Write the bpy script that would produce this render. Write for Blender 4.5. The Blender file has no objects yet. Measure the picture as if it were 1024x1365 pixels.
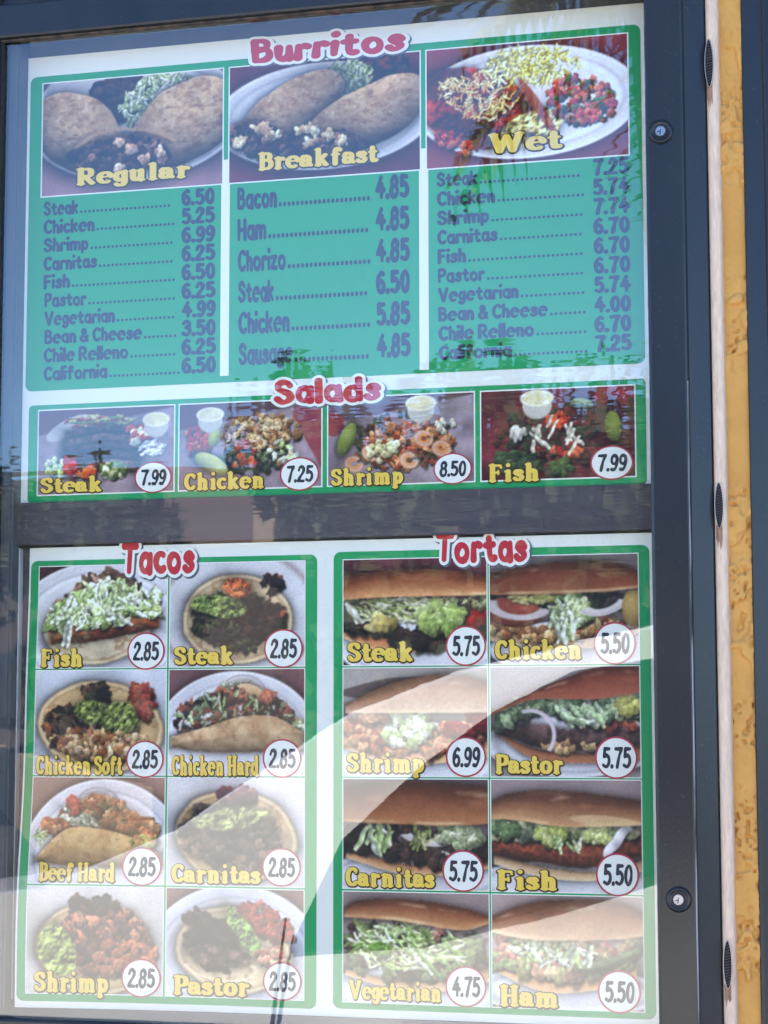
import bpy, bmesh, math, random
import numpy as np
from mathutils import Matrix, Vector

scene = bpy.context.scene
col = scene.collection
R = math.radians

# ------------------------------------------------------------------ camera
GZ = 2.25                      # height of the menu's top photo line above the ground
CAM = np.array([1.093005, -2.409013, -0.84879 + GZ])
YAW, PITCH, ROLL, FPX = 0.2536915, 0.1042939, 0.0013728, 2676.09


def cam_rot(yaw, pitch, roll):
    c, s = math.cos(yaw), math.sin(yaw)
    Rz = np.array([[c, -s, 0], [s, c, 0], [0, 0, 1]])
    c, s = math.cos(pitch), math.sin(pitch)
    Rx = np.array([[1, 0, 0], [0, c, -s], [0, s, c]])
    c, s = math.cos(roll), math.sin(roll)
    Ry = np.array([[c, 0, s], [0, 1, 0], [-s, 0, c]])
    return Rz @ Rx @ Ry


CR = cam_rot(YAW, PITCH, ROLL)
cam_data = bpy.data.cameras.new('camera')
cam = bpy.data.objects.new('camera', cam_data)
col.objects.link(cam)
m = Matrix.Identity(4)
for i in range(3):
    m[i][0] = CR[i, 0]
    m[i][1] = CR[i, 2]
    m[i][2] = -CR[i, 1]
    m[i][3] = CAM[i]
cam.matrix_world = m
cam_data.sensor_fit = 'VERTICAL'
cam_data.sensor_height = 36.0
cam_data.lens = FPX / 1365.0 * 36.0
cam_data.clip_start = 0.05
cam_data.clip_end = 600.0
scene.camera = cam

# ------------------------------------------------------------------ sky, sun, exposure
TO_SUN = Vector((-0.12, 0.66, 0.74)).normalized()
world = bpy.data.worlds.new('World')
scene.world = world
world.use_nodes = True
wn = world.node_tree.nodes
wl = world.node_tree.links
wn.clear()
sky = wn.new('ShaderNodeTexSky')
sky.sky_type = 'NISHITA'
sky.sun_disc = False
sky.sun_elevation = math.asin(TO_SUN.z)
sky.sun_rotation = math.atan2(TO_SUN.x, TO_SUN.y)
sky.air_density = 0.75
sky.dust_density = 0.0
sky.ozone_density = 7.0
bgn = wn.new('ShaderNodeBackground')
bgn.inputs['Strength'].default_value = 0.14
won = wn.new('ShaderNodeOutputWorld')
wl.new(sky.outputs[0], bgn.inputs[0])
wl.new(bgn.outputs[0], won.inputs[0])

sun_data = bpy.data.lights.new('sun', 'SUN')
sun_data.energy = 5.0
sun_data.angle = R(0.53)
sun_data.color = (1.0, 0.95, 0.87)
sun = bpy.data.objects.new('sun', sun_data)
sun.rotation_euler = TO_SUN.to_track_quat('Z', 'Y').to_euler()
sun.location = (0, 0, 12)
col.objects.link(sun)

vs = scene.view_settings
vs.view_transform = 'Standard'
vs.look = 'None'
vs.exposure = 2.28
vs.gamma = 1.0
vs.use_curve_mapping = False

# ------------------------------------------------------------------ helpers


def pix(u, v, Y=0.0):
    """photo pixel -> point on the plane y = Y"""
    d = CR @ np.array([(u - 512) / FPX, 1.0, (682.5 - v) / FPX])
    t = (Y - CAM[1]) / d[1]
    p = CAM + d * t
    return float(p[0]), float(p[2])


def srgb(r, g, b):
    out = []
    for c in (r, g, b):
        c = c / 255.0
        out.append(c / 12.92 if c <= 0.04045 else ((c + 0.055) / 1.055) ** 2.4)
    return tuple(out)


def mat(name, base, rough=0.5, metal=0.0, spec=0.5, noise=None, bump=None, coat=0.0):
    """noise=(scale3, amount, colour2) mixes a second colour; bump=(scale3, distance)"""
    mt = bpy.data.materials.new(name)
    mt.use_nodes = True
    nt = mt.node_tree
    b = nt.nodes['Principled BSDF']
    b.inputs['Base Color'].default_value = (*base, 1)
    b.inputs['Roughness'].default_value = rough
    b.inputs['Metallic'].default_value = metal
    b.inputs['Specular IOR Level'].default_value = spec
    b.inputs['Coat Weight'].default_value = coat
    if noise or bump:
        tc = nt.nodes.new('ShaderNodeTexCoord')

        def tex(scale3, detail=5):
            mp = nt.nodes.new('ShaderNodeMapping')
            mp.inputs['Scale'].default_value = scale3
            nt.links.new(tc.outputs['Object'], mp.inputs[0])
            n = nt.nodes.new('ShaderNodeTexNoise')
            n.inputs['Scale'].default_value = 1.0
            n.inputs['Detail'].default_value = detail
            nt.links.new(mp.outputs[0], n.inputs[0])
            return n
    if noise:
        n = tex(noise[0])
        rp = nt.nodes.new('ShaderNodeValToRGB')
        rp.color_ramp.elements[0].position = 0.5 - noise[1]
        rp.color_ramp.elements[1].position = 0.5 + noise[1]
        rp.color_ramp.elements[0].color = (*base, 1)
        rp.color_ramp.elements[1].color = (*noise[2], 1)
        nt.links.new(n.outputs[0], rp.inputs[0])
        nt.links.new(rp.outputs[0], b.inputs['Base Color'])
    if bump:
        n = tex(bump[0])
        bp = nt.nodes.new('ShaderNodeBump')
        bp.inputs['Distance'].default_value = bump[1]
        bp.inputs['Strength'].default_value = 1.0
        nt.links.new(n.outputs[0], bp.inputs['Height'])
        nt.links.new(bp.outputs[0], b.inputs['Normal'])
    return mt


def mesh_obj(name, verts, faces, mats, parent=None, midx=None, smooth=False):
    me = bpy.data.meshes.new(name)
    me.from_pydata([tuple(v) for v in verts], [], faces)
    if not isinstance(mats, (list, tuple)):
        mats = [mats]
    for mm in mats:
        me.materials.append(mm)
    if midx is not None:
        me.polygons.foreach_set('material_index', midx)
    if smooth:
        me.polygons.foreach_set('use_smooth', [True] * len(me.polygons))
    me.update()
    o = bpy.data.objects.new(name, me)
    col.objects.link(o)
    if parent:
        o.parent = parent
        o.matrix_parent_inverse = parent.matrix_world.inverted()
    return o


def empty(name, loc=(0, 0, 0)):
    o = bpy.data.objects.new(name, None)
    o.empty_display_size = 0.05
    o.location = loc
    o.matrix_world = Matrix.Translation(loc)
    col.objects.link(o)
    return o


def tag(o, label, cat, group=None):
    o['label'] = label
    o['category'] = cat
    if group:
        o['group'] = group
    return o


def bm_obj(name, bm, mats, parent=None, smooth=False):
    me = bpy.data.meshes.new(name)
    bm.normal_update()
    bm.to_mesh(me)
    bm.free()
    if not isinstance(mats, (list, tuple)):
        mats = [mats]
    for mm in mats:
        me.materials.append(mm)
    if smooth:
        me.polygons.foreach_set('use_smooth', [True] * len(me.polygons))
    o = bpy.data.objects.new(name, me)
    col.objects.link(o)
    if parent:
        o.parent = parent
        o.matrix_parent_inverse = parent.matrix_world.inverted()
    return o


def box(name, x0, x1, y0, y1, z0, z1, mt, parent=None, bevel=0.0, seg=2):
    bm = bmesh.new()
    bmesh.ops.create_cube(bm, size=1.0)
    for v in bm.verts:
        v.co = Vector(((x0 + x1) / 2 + v.co.x * (x1 - x0), (y0 + y1) / 2 + v.co.y * (y1 - y0), (z0 + z1) / 2 + v.co.z * (z1 - z0)))
    if bevel:
        bmesh.ops.bevel(bm, geom=bm.edges[:], offset=bevel, segments=seg, profile=0.6, affect='EDGES')
    return bm_obj(name, bm, mt, parent, smooth=False)


def extrude_profile(name, prof, z0, z1, mt, parent=None, axis='z', smooth=False):
    """closed (a, y) profile swept along z (a = x) or along x (a = z)"""
    n = len(prof)
    vs_, fs = [], []
    for s in (z0, z1):
        for a, y in prof:
            vs_.append((a, y, s) if axis == 'z' else (s, y, a))
    for i in range(n):
        j = (i + 1) % n
        fs.append((i, j, n + j, n + i))
    fs.append(tuple(range(n - 1, -1, -1)))
    fs.append(tuple(range(n, 2 * n)))
    o = mesh_obj(name, vs_, fs, mt, parent)
    bm = bmesh.new()
    bm.from_mesh(o.data)
    bmesh.ops.recalc_face_normals(bm, faces=bm.faces[:])
    bm.to_mesh(o.data)
    bm.free()
    return o


def tube(bm, pts, rad, seg=8, cap=True):
    """round bar through pts; rad is one radius or one per point"""
    pts = [Vector(p) for p in pts]
    if not isinstance(rad, (list, tuple)):
        rad = [rad] * len(pts)
    rings = []
    for i, p in enumerate(pts):
        d = (pts[min(i + 1, len(pts) - 1)] - pts[max(i - 1, 0)]).normalized()
        a = d.orthogonal().normalized()
        b = d.cross(a)
        if rings:
            prev = rings[-1][1]
            a = (prev - d * prev.dot(d)).normalized()
            b = d.cross(a)
        ring = [bm.verts.new(p + (a * math.cos(t) + b * math.sin(t)) * rad[i]) for t in [2 * math.pi * k / seg for k in range(seg)]]
        rings.append((ring, a))
    for (r0, _), (r1, _) in zip(rings, rings[1:]):
        for k in range(seg):
            bm.faces.new((r0[k], r0[(k + 1) % seg], r1[(k + 1) % seg], r1[k]))
    if cap:
        bm.faces.new(rings[0][0][::-1])
        bm.faces.new(rings[-1][0])
# ------------------------------------------------------------------ lettering: stroke skeletons grown into outlines


def arc(cx, cy, rx, ry, a0, a1, n=18):
    return [(cx + rx * math.cos(R(a0 + (a1 - a0) * k / n)), cy + ry * math.sin(R(a0 + (a1 - a0) * k / n))) for k in range(n + 1)]


def spl(pts, n=5):
    p = [pts[0]] + list(pts) + [pts[-1]]
    out = []
    for i in range(1, len(p) - 2):
        a, b, c, d = [np.array(q, float) for q in p[i - 1:i + 3]]
        for k in range(n):
            t = k / n
            out.append(tuple(0.5 * (2 * b + (c - a) * t + (2 * a - 5 * b + 4 * c - d) * t * t + (3 * b - a - 3 * c + d) * t ** 3)))
    out.append(tuple(pts[-1]))
    return out


XH = 0.64
BOWL = arc(.29, .31, .23, .32, 0, 360)
P_BOWL = spl([(.1, 1), (.38, 1), (.55, .88), (.55, .6), (.38, .47), (.1, .47)])
ARCH = lambda x: spl([(x, .4), (x + .1, .58), (x + .22, .63), (x + .34, .52), (x + .36, .3)]) + [(x + .36, 0)]
SK = {
    'B': [[(.1, 0), (.1, 1)], spl([(.1, 1), (.36, 1), (.5, .88), (.5, .68), (.36, .55), (.1, .55)]), spl([(.1, .55), (.4, .55), (.56, .42), (.56, .16), (.4, 0), (.1, 0)])],
    'C': [arc(.37, .5, .31, .5, 48, 312)],
    'F': [[(.1, 0), (.1, 1)], [(.1, 1), (.52, 1)], [(.1, .52), (.42, .52)]],
    'H': [[(.1, 0), (.1, 1)], [(.62, 0), (.62, 1)], [(.1, .5), (.62, .5)]],
    'P': [[(.1, 0), (.1, 1)], P_BOWL],
    'R': [[(.1, 0), (.1, 1)], P_BOWL, [(.3, .47), (.62, 0)]],
    'S': [spl([(.55, .8), (.44, .96), (.27, 1.), (.1, .88), (.1, .68), (.3, .54), (.5, .41), (.57, .2), (.43, .03), (.24, 0), (.06, .17)])],
    'T': [[(0, .98), (.62, 1)], [(.31, 1), (.31, 0)]],
    'V': [[(0, 1), (.32, 0)], [(.32, 0), (.64, 1)]],
    'W': [[(0, 1), (.24, 0)], [(.24, 0), (.5, .86)], [(.5, .86), (.74, 0)], [(.74, 0), (1., 1)]],
    'a': [BOWL, [(.53, .66), (.53, -.02)]],
    'c': [arc(.31, .31, .25, .32, 55, 305)],
    'd': [BOWL, [(.53, 1), (.53, -.02)]],
    'e': [arc(.32, .32, .27, .34, 14, 305), [(.08, .36), (.565, .385)]],
    'f': [spl([(.46, .9), (.36, 1.), (.23, .93), (.2, .75), (.2, .6)]) + [(.2, 0)], [(.04, .6), (.4, .61)]],
    'g': [arc(.26, .33, .2, .29, 0, 360), spl([(.46, .62), (.46, .2), (.45, -.1), (.36, -.27), (.2, -.29), (.07, -.2)])],
    'h': [[(.1, 1), (.1, 0)], ARCH(.1)],
    'i': [[(.1, .57), (.1, 0)], [(.1, 1.0), (.1, 1.01)]],
    'k': [[(.1, 1), (.1, 0)], [(.46, .62), (.12, .27)], [(.25, .38), (.5, 0)]],
    'l': [[(.1, 1), (.1, 0)]],
    'm': [[(.1, .62), (.1, 0)], ARCH(.1), ARCH(.46)],
    'n': [[(.1, .62), (.1, 0)], ARCH(.1)],
    'o': [arc(.3, .31, .25, .32, 0, 360)],
    'p': [[(.1, .62), (.1, -.3)], arc(.3, .31, .2, .31, 0, 360)],
    'r': [[(.1, .62), (.1, 0)], spl([(.1, .36), (.18, .55), (.3, .62), (.4, .57)])],
    's': [spl([(.42, .5), (.32, .61), (.17, .6), (.09, .48), (.2, .36), (.36, .26), (.42, .14), (.32, .01), (.16, 0), (.05, .1)])],
    't': [[(.2, .86), (.2, .2)], spl([(.2, .2), (.24, .04), (.34, 0), (.42, .05)]), [(.03, .6), (.4, .61)]],
    'u': [spl([(.1, .62), (.1, .2), (.16, .04), (.28, 0), (.4, .1), (.46, .25)]), [(.46, .62), (.46, 0)]],
    'z': [[(.06, .6), (.44, .62)], [(.44, .62), (.05, .02)], [(.05, .02), (.46, 0)]],
    '&': [spl([(.62, .4), (.5, .08), (.28, 0), (.08, .14), (.1, .36), (.36, .6), (.44, .82), (.32, .99), (.18, .9), (.2, .7), (.4, .36), (.64, 0)])],
    '.': [[(.08, .02), (.08, .03)]],
    '0': [arc(.27, .5, .21, .5, 0, 360)],
    '1': [[(.06, .82), (.22, 1)], [(.22, 1), (.22, 0)]],
    '2': [spl([(.06, .76), (.14, .96), (.3, 1), (.46, .86), (.42, .62), (.2, .3), (.06, .03)]), [(.06, .03), (.5, 0)]],
    '3': [spl([(.06, .86), (.24, 1), (.44, .9), (.42, .66), (.22, .54)]), spl([(.22, .54), (.44, .46), (.48, .2), (.3, 0), (.05, .12)])],
    '4': [[(.34, 1), (.03, .36)], [(.03, .36), (.52, .36)], [(.36, .62), (.36, 0)]],
    '5': [[(.46, 1), (.12, 1)], [(.12, 1), (.1, .58)], spl([(.1, .58), (.28, .64), (.46, .5), (.48, .22), (.3, .01), (.05, .1)])],
    '6': [spl([(.44, .92), (.3, 1), (.14, .8), (.07, .5), (.08, .25)]), arc(.28, .28, .2, .28, 0, 360)],
    '7': [[(.04, 1), (.5, 1)], spl([(.5, 1), (.34, .6), (.22, 0)])],
    '8': [arc(.28, .76, .18, .24, 0, 360), arc(.28, .27, .22, .28, 0, 360)],
    '9': [arc(.27, .7, .2, .29, 0, 360), spl([(.47, .72), (.44, .3), (.3, .02), (.12, .04)])],
}
# a serif face has a two-storey a
SK_SERIF_A = [spl([(.07, .47), (.14, .61), (.3, .63), (.43, .52), (.45, .36)]) + [(.45, .1)], [(.45, .1), (.56, .02)], arc(.24, .18, .18, .17, 0, 360)]
GH = 0.028


def glyph_field(ch, style):
    sk = SK_SERIF_A if (ch == 'a' and style == 'serif') else SK[ch]
    segs = []
    rnd = random.Random(ord(ch) * 7)
    for st in sk:
        n = len(st)
        for i in range(n - 1):
            (x0, y0), (x1, y1) = st[i], st[i + 1]
            L = math.hypot(x1 - x0, y1 - y0) + 1e-9
            v = abs(y1 - y0) / L
            if style == 'serif':
                r0 = r1 = 0.064 + 0.076 * v ** 1.3
                if ch == 'i' and y0 > .8:
                    r0 = r1 = 0.115
            else:
                wgt = {'list': .124, 'digit': .096, 'head': .14}[style]
                f0, f1 = 1 + .16 * math.sin(9 * x0 + 5 * y0 + ord(ch)), 1 + .16 * math.sin(9 * x1 + 5 * y1 + ord(ch))
                r0, r1 = wgt * f0, wgt * f1
                if ch in '.' or (ch == 'i' and y0 > .8):
                    r0 = r1 = wgt * 1.2
            if ch == 'e' and n == 2:
                r0 = r1 = {'serif': .042, 'head': .075}.get(style, .06)
            segs.append((x0, y0, r0, x1, y1, r1))
        if style == 'serif' and n == 2 and abs(st[0][0] - st[1][0]) < .06 and abs(st[0][1] - st[1][1]) > .3:
            lo, hi = (st[0], st[1]) if st[0][1] < st[1][1] else (st[1], st[0])
            if ch not in 't':
                segs.append((lo[0] - .15, lo[1] - .03, .05, lo[0] + .15, lo[1] - .03, .05))
                rt = .15 if (ch in 'HFPRB') else 0.0
                segs.append((hi[0] - .16, hi[1] + .02, .052, hi[0] + rt, hi[1] + .03, .052))
        if style == 'serif' and n > 4 and ch in 'hmn' or style == 'serif' and ch == 'r' and n < 0:
            e = st[-1]
            segs.append((e[0] - .12, e[1] - .03, .05, e[0] + .15, e[1] - .03, .05))
    if style == 'serif' and ch in 'VW':
        for sx in {'V': (0, .64), 'W': (0, 1.)}[ch]:
            segs.append((sx - .14, 1.02, .052, sx + .14, 1.02, .052))
    if style == 'serif' and ch == 'k':
        segs += [(.36, .63, .05, .56, .63, .05), (.4, -.02, .05, .62, -.02, .05)]
    if style == 'serif' and ch == 'R':
        segs.append((.56, -.01, .06, .72, .0, .05))
    if style == 'serif' and ch == 'F':
        segs += [(.56, 1, .05, .58, .84, .05), (.42, .64, .045, .42, .42, .045)]
    if style == 'serif' and ch in 'CS':
        segs.append((.58, .98, .045, .6, .74, .05))
        if ch == 'S':
            segs.append((.06, .02, .045, .04, .24, .05))
    if style == 'serif' and ch == 'r':
        segs.append((.36, .57, .09, .4, .55, .1))
    if style == 'serif' and ch == 'u':
        segs += [(-.05, .64, .05, .1, .65, .05), (.32, .64, .05, .46, .65, .05)]
    xs = [s[0] for s in segs] + [s[3] for s in segs]
    w0, w1 = min(xs), max(xs)
    pad = .32
    gx = np.arange(w0 - pad, w1 + pad + GH, GH)
    gy = np.arange(-.3 - pad, 1 + pad + GH, GH)
    X, Y = np.meshgrid(gx, gy)
    D = np.full(X.shape, 9.0)
    for x0, y0, r0, x1, y1, r1 in segs:
        dx, dy = x1 - x0, y1 - y0
        t = np.clip(((X - x0) * dx + (Y - y0) * dy) / (dx * dx + dy * dy + 1e-12), 0, 1)
        D = np.minimum(D, np.hypot(X - x0 - t * dx, Y - y0 - t * dy) - (r0 + (r1 - r0) * t))
    rr = .1
    return gx, gy, D, w0 - rr, w1 + rr


def fill(gx, gy, D, level):
    """polygons covering D < level (marching squares, full cells merged along rows)"""
    F = D - level
    ny, nx = F.shape
    ins = F < 0
    V, FC = [], []
    for j in range(ny - 1):
        run = None
        for i in range(nx - 1):
            c = ins[j, i] + ins[j, i + 1] + ins[j + 1, i + 1] + ins[j + 1, i]
            if c == 4:
                if run is None:
                    run = i
                continue
            if run is not None:
                b = len(V)
                V += [(gx[run], gy[j]), (gx[i], gy[j]), (gx[i], gy[j + 1]), (gx[run], gy[j + 1])]
                FC.append((b, b + 1, b + 2, b + 3))
                run = None
            if c == 0:
                continue
            cs = [(i, j), (i + 1, j), (i + 1, j + 1), (i, j + 1)]
            poly = []
            for k in range(4):
                (a, p), (q, s) = cs[k], cs[(k + 1) % 4]
                f0, f1 = F[p, a], F[s, q]
                if f0 < 0:
                    poly.append((gx[a], gy[p]))
                if (f0 < 0) != (f1 < 0):
                    t = f0 / (f0 - f1)
                    poly.append((gx[a] + t * (gx[q] - gx[a]), gy[p] + t * (gy[s] - gy[p])))
            if len(poly) > 2:
                b = len(V)
                V += poly
                FC.append(tuple(range(b, b + len(poly))))
    return V, FC


_fields, _fills = {}, {}


def glyph(ch, style, level):
    if (ch, style) not in _fields:
        _fields[ch, style] = glyph_field(ch, style)
    if (ch, style, level) not in _fills:
        gx, gy, D, a, b = _fields[ch, style]
        _fills[ch, style, level] = fill(gx, gy, D, level)
    return _fills[ch, style, level], _fields[ch, style][3:]


def layout(text, style, gap=None):
    """[(ch, x offset)], total width"""
    gap = {'serif': .035, 'list': .075, 'digit': .06, 'head': .11}[style] if gap is None else gap
    x, out = 0.0, []
    for ch in text:
        if ch == ' ':
            x += .3
            continue
        _, (a, b) = glyph(ch, style, 0.0)
        out.append((ch, x - a))
        x += (b - a) + gap
    return out, x - gap


def text_mesh(name, text, style, x0, x1, z0, cap, layers, place, parent, jump=0.0, gap=None, shear=0.0):
    """layers: [(level, material, depth, (dx, dz))]; stretched to fill x0..x1, cap height cap"""
    lay, W = layout(text, style, gap)
    sx = (x1 - x0) / W
    VS, FS, MI = [], [], []
    mats = []
    for li, (level, mt, depth, off) in enumerate(layers):
        mats.append(mt)
        rnd = random.Random(len(text) * 13 + ord(text[0]))
        for k, (ch, ox) in enumerate(lay):
            (V, F), (a, b) = glyph(ch, style, level)
            an = rnd.uniform(-1, 1) * jump
            dz = rnd.uniform(-.6, .6) * jump
            cxx, czz = (a + b) / 2, .4
            base = len(VS)
            ca, sa = math.cos(an), math.sin(an)
            for (gx_, gy_) in V:
                px_, py_ = gx_ - cxx, gy_ - czz
                gx2, gy2 = cxx + px_ * ca - py_ * sa, czz + px_ * sa + py_ * ca + dz
                VS.append(place(x0 + (gx2 + ox + shear * gy2) * sx + off[0] * cap, z0 + (gy2 + off[1]) * cap, depth + (k % 6) * 1.5e-5))
            FS += [tuple(base + q for q in f) for f in F]
            MI += [li] * len(F)
    return mesh_obj(name, VS, FS, mats, parent, MI)
# ------------------------------------------------------------------ printed food pictures (colours computed, stored per vertex)


class Paint:
    def __init__(self, A, h, seed, bg):
        self.A, self.h = A, h
        self.w = int(round(A * h))
        self.rs = np.random.RandomState(seed)
        ys, xs = (np.arange(h) + .5) / h, (np.arange(self.w) + .5) / h
        self.X, self.Y = np.meshgrid(xs, ys)
        self.img = np.ones((h, self.w, 3)) * (np.array(bg) / 255.0)
        self.px = 1.0 / h

    def noise(self, fx, fy=None, octv=3):
        fy = fx if fy is None else fy
        out, amp, tot = 0, 1.0, 0
        for _ in range(octv):
            gw, gh = int(self.A * fx) + 3, int(fy) + 3
            g = self.rs.rand(gh, gw)
            u, v = self.X * fx + self.rs.rand() * .9, self.Y * fy + self.rs.rand() * .9
            i, j = np.floor(u).astype(int), np.floor(v).astype(int)
            a, b = u - i, v - j
            a, b = a * a * (3 - 2 * a), b * b * (3 - 2 * b)
            i, j = np.clip(i, 0, gw - 2), np.clip(j, 0, gh - 2)
            out = out + amp * ((g[j, i] * (1 - a) + g[j, i + 1] * a) * (1 - b) + (g[j + 1, i] * (1 - a) + g[j + 1, i + 1] * a) * b)
            tot += amp
            amp *= .55
            fx, fy = fx * 2, fy * 2
        return out / tot

    def ell(self, cx, cy, rx, ry, ang=0, rough=0.0, f=7):
        c, s = math.cos(R(ang)), math.sin(R(ang))
        u, v = (self.X - cx) * c + (self.Y - cy) * s, -(self.X - cx) * s + (self.Y - cy) * c
        d = (np.sqrt((u / rx) ** 2 + (v / ry) ** 2) - 1) * min(rx, ry)
        if rough:
            d = d + rough * (self.noise(f) - .5) * 2
        return d

    def band(self, top, bot, rough=0.0, f=9):
        """signed distance to the strip between two curves given as [(x, y), ...] in 0..1 of width"""
        def cv(p):
            q = spl([(a * self.A, b) for a, b in p], 6)
            return np.interp(self.X, [k[0] for k in q], [k[1] for k in q])
        d = np.maximum(cv(top) - self.Y, self.Y - cv(bot))
        if rough:
            d = d + rough * (self.noise(f) - .5) * 2
        x0, x1 = top[0][0] * self.A, top[-1][0] * self.A
        return np.maximum(d, np.maximum(x0 - self.X, self.X - x1) * .6)

    def cover(self, d, soft=1.2):
        return np.clip(.5 - d / (soft * self.px), 0, 1)

    def put(self, m, c, a=1.0):
        c = np.array(c, float)
        if c.max() > 2.0:
            c = c / 255.0
        m = (m * a)[..., None]
        self.img = self.img * (1 - m) + c * m

    def tex(self, c, amt=.15, f=14, fy=None, c2=None):
        n = self.noise(f, fy)[..., None]
        c = np.array(c) / 255.0
        if c2 is not None:
            t = np.clip((n - .5) * 3.2 + .5, 0, 1)
            return c * (1 - t) + np.array(c2) / 255.0 * t
        return np.clip(c * (1 + amt * (n - .5) * 4), 0, 1.3)

    def shade(self, d, w, k=.5):
        """darken just outside and under a shape (photographed contact shadow)"""
        self.img *= (1 - k * np.exp(-np.clip(d, 0, 9) / w) * (d > 0))[..., None]

    def volume(self, d, w, k=.35, up=.12):
        """darken a shape towards its lower edge"""
        m = self.cover(d)
        f = np.exp(np.clip(d, -9, 0) / w)
        gy = np.gradient(d, axis=0) / self.px
        self.img *= (1 - m * f * np.clip(k * gy * .7 + k * .5, -up, 1))[..., None]

    def pick(self, region, n):
        idx = np.flatnonzero(region.ravel() > .5)
        if len(idx) == 0:
            return []
        s = np.sort(self.rs.choice(idx, n))
        return [((k % self.w + .5) / self.h, (k // self.w + .5) / self.h) for k in s]

    def win(self, cx, cy, r):
        x0, x1 = max(0, int((cx - r) * self.h)), min(self.w, int((cx + r) * self.h) + 2)
        y0, y1 = max(0, int((cy - r) * self.h)), min(self.h, int((cy + r) * self.h) + 2)
        return (slice(y0, y1), slice(x0, x1)) if x1 > x0 and y1 > y0 else None

    def chunks(self, region, n, size, cols, asp=(.5, 1.0), jag=.3, shadow=.5):
        for cx, cy in self.pick(region, n):
            s = self.rs.uniform(*size)
            w = self.win(cx, cy, s * 1.9)
            if w is None:
                continue
            x, y = self.X[w] - cx, self.Y[w] - cy
            a = self.rs.rand() * 6.28
            k = self.rs.uniform(*asp)
            c, sn = math.cos(a), math.sin(a)
            u, v = x * c + y * sn, (-x * sn + y * c) / k
            th = np.arctan2(v, u)
            rr = s * (1 + jag * (self.rs.uniform(-1, 1) * np.cos(2 * th + self.rs.rand() * 6) * .6 + self.rs.uniform(-1, 1) * np.cos(3 * th + self.rs.rand() * 6) + self.rs.uniform(-1, 1) * np.cos(5 * th + self.rs.rand() * 6) * .6))
            d = np.hypot(u, v) - rr
            ds = np.hypot((x - .2 * s) * c + (y - .35 * s) * sn, (-(x - .2 * s) * sn + (y - .35 * s) * c) / k) - rr
            im = self.img[w]
            im = im * (1 - shadow * np.clip(.5 - ds / (s * .5), 0, 1))[..., None]
            m = np.clip(.5 - d / (1.3 * self.px), 0, 1)[..., None]
            base = np.array(cols[self.rs.randint(len(cols))]) / 255.0 * self.rs.uniform(.85, 1.12)
            lit = .86 - .34 * (y * .85 + x * .35) / s + .16 * np.sin(u / s * 5 + a * 3) * np.cos(v / s * 4)
            im = im * (1 - m) + np.clip(base * np.clip(lit, .35, 1.35)[..., None], 0, 1.1) * m
            self.img[w] = im

    def shreds(self, region, n, ln, wid, cols, ang=(0, 180), curl=.5, shadow=.4):
        for cx, cy in self.pick(region, n):
            L = self.rs.uniform(*ln)
            wd = self.rs.uniform(*wid)
            w = self.win(cx, cy, L * .75 + wd * 2)
            if w is None:
                continue
            a = R(self.rs.uniform(*ang))
            x, y = self.X[w] - cx, self.Y[w] - cy
            u, v = x * math.cos(a) + y * math.sin(a), -x * math.sin(a) + y * math.cos(a)
            cu = self.rs.uniform(-1, 1) * curl
            v2 = v - cu * (u * u / L - L * .1) - .25 * wd * np.sin(u / L * 9 + a * 5)
            taper = wd * (1 - .4 * (2 * u / L) ** 2)
            d = np.maximum(np.abs(v2) - taper, np.abs(u) - L / 2)
            im = self.img[w]
            im = im * (1 - shadow * np.clip(.5 - (d - wd * .4) / (wd * 1.2), 0, 1) * (v2 > 0))[..., None]
            m = np.clip(.5 - d / (1.3 * self.px), 0, 1)[..., None]
            base = np.array(cols[self.rs.randint(len(cols))]) / 255.0 * self.rs.uniform(.86, 1.1)
            lit = 1.0 - .2 * v2 / wd + .12 * np.sin(u / L * 14 + a)
            self.img[w] = im * (1 - m) + np.clip(base * lit[..., None], 0, 1.1) * m

    def plate(self, cx, cy, rx, ry, c=(214, 209, 220), ang=0):
        d = self.ell(cx, cy, rx, ry, ang)
        self.shade(d, .06, .5)
        self.put(self.cover(d, 2), self.tex(c, .03, 3))
        r = self.ell(cx, cy, rx * .86, ry * .84, ang)
        self.put(np.exp(-(r / .012) ** 2), (176, 168, 184), .6)
        self.put(np.exp(-((r + .03) / .02) ** 2), (240, 238, 244), .6)
        self.put(np.exp(-((d + .012) / .01) ** 2), (242, 240, 246), .6)

    def tortilla(self, cx, cy, rx, ry, ang=0, c=(208, 178, 140), spots=(150, 104, 66)):
        d = self.ell(cx, cy, rx, ry, ang, .02, 4)
        self.shade(d, .035, .55)
        m = self.cover(d)
        self.put(m, self.tex(c, .09, 5))
        n = self.noise(16)
        self.put(m * np.clip((n - .58) * 6, 0, 1), spots, .55)
        self.put(m * np.exp(-((d + .02) / .014) ** 2), (232, 210, 176), .6)
        self.put(m * np.exp(-((d + .045) / .014) ** 2), (150, 112, 80), .4)
        self.put(m * np.exp(-((d + .002) / .008) ** 2), (120, 86, 60), .5)
        return d

    def roll(self, cx, cy, rx, ry, ang, c=(198, 160, 122)):
        """a rolled flour tortilla"""
        d = self.ell(cx, cy, rx, ry, ang, .03, 3)
        self.shade(d, .05, .5)
        m = self.cover(d, 1.6)
        self.put(m, self.tex(c, .1, 4))
        n = self.noise(11, 22)
        self.put(m * np.clip((n - .55) * 5, 0, 1), (146, 98, 66), .55)
        self.put(m * np.clip((self.noise(26) - .62) * 6, 0, 1), (226, 200, 168), .6)
        c_, s_ = math.cos(R(ang)), math.sin(R(ang))
        u = ((self.X - cx) * c_ + (self.Y - cy) * s_) / rx
        v = (-(self.X - cx) * s_ + (self.Y - cy) * c_) / ry
        wv = v + .12 * np.sin(u * 4 + cx * 9) + .18 * (self.noise(5) - .5)
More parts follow.
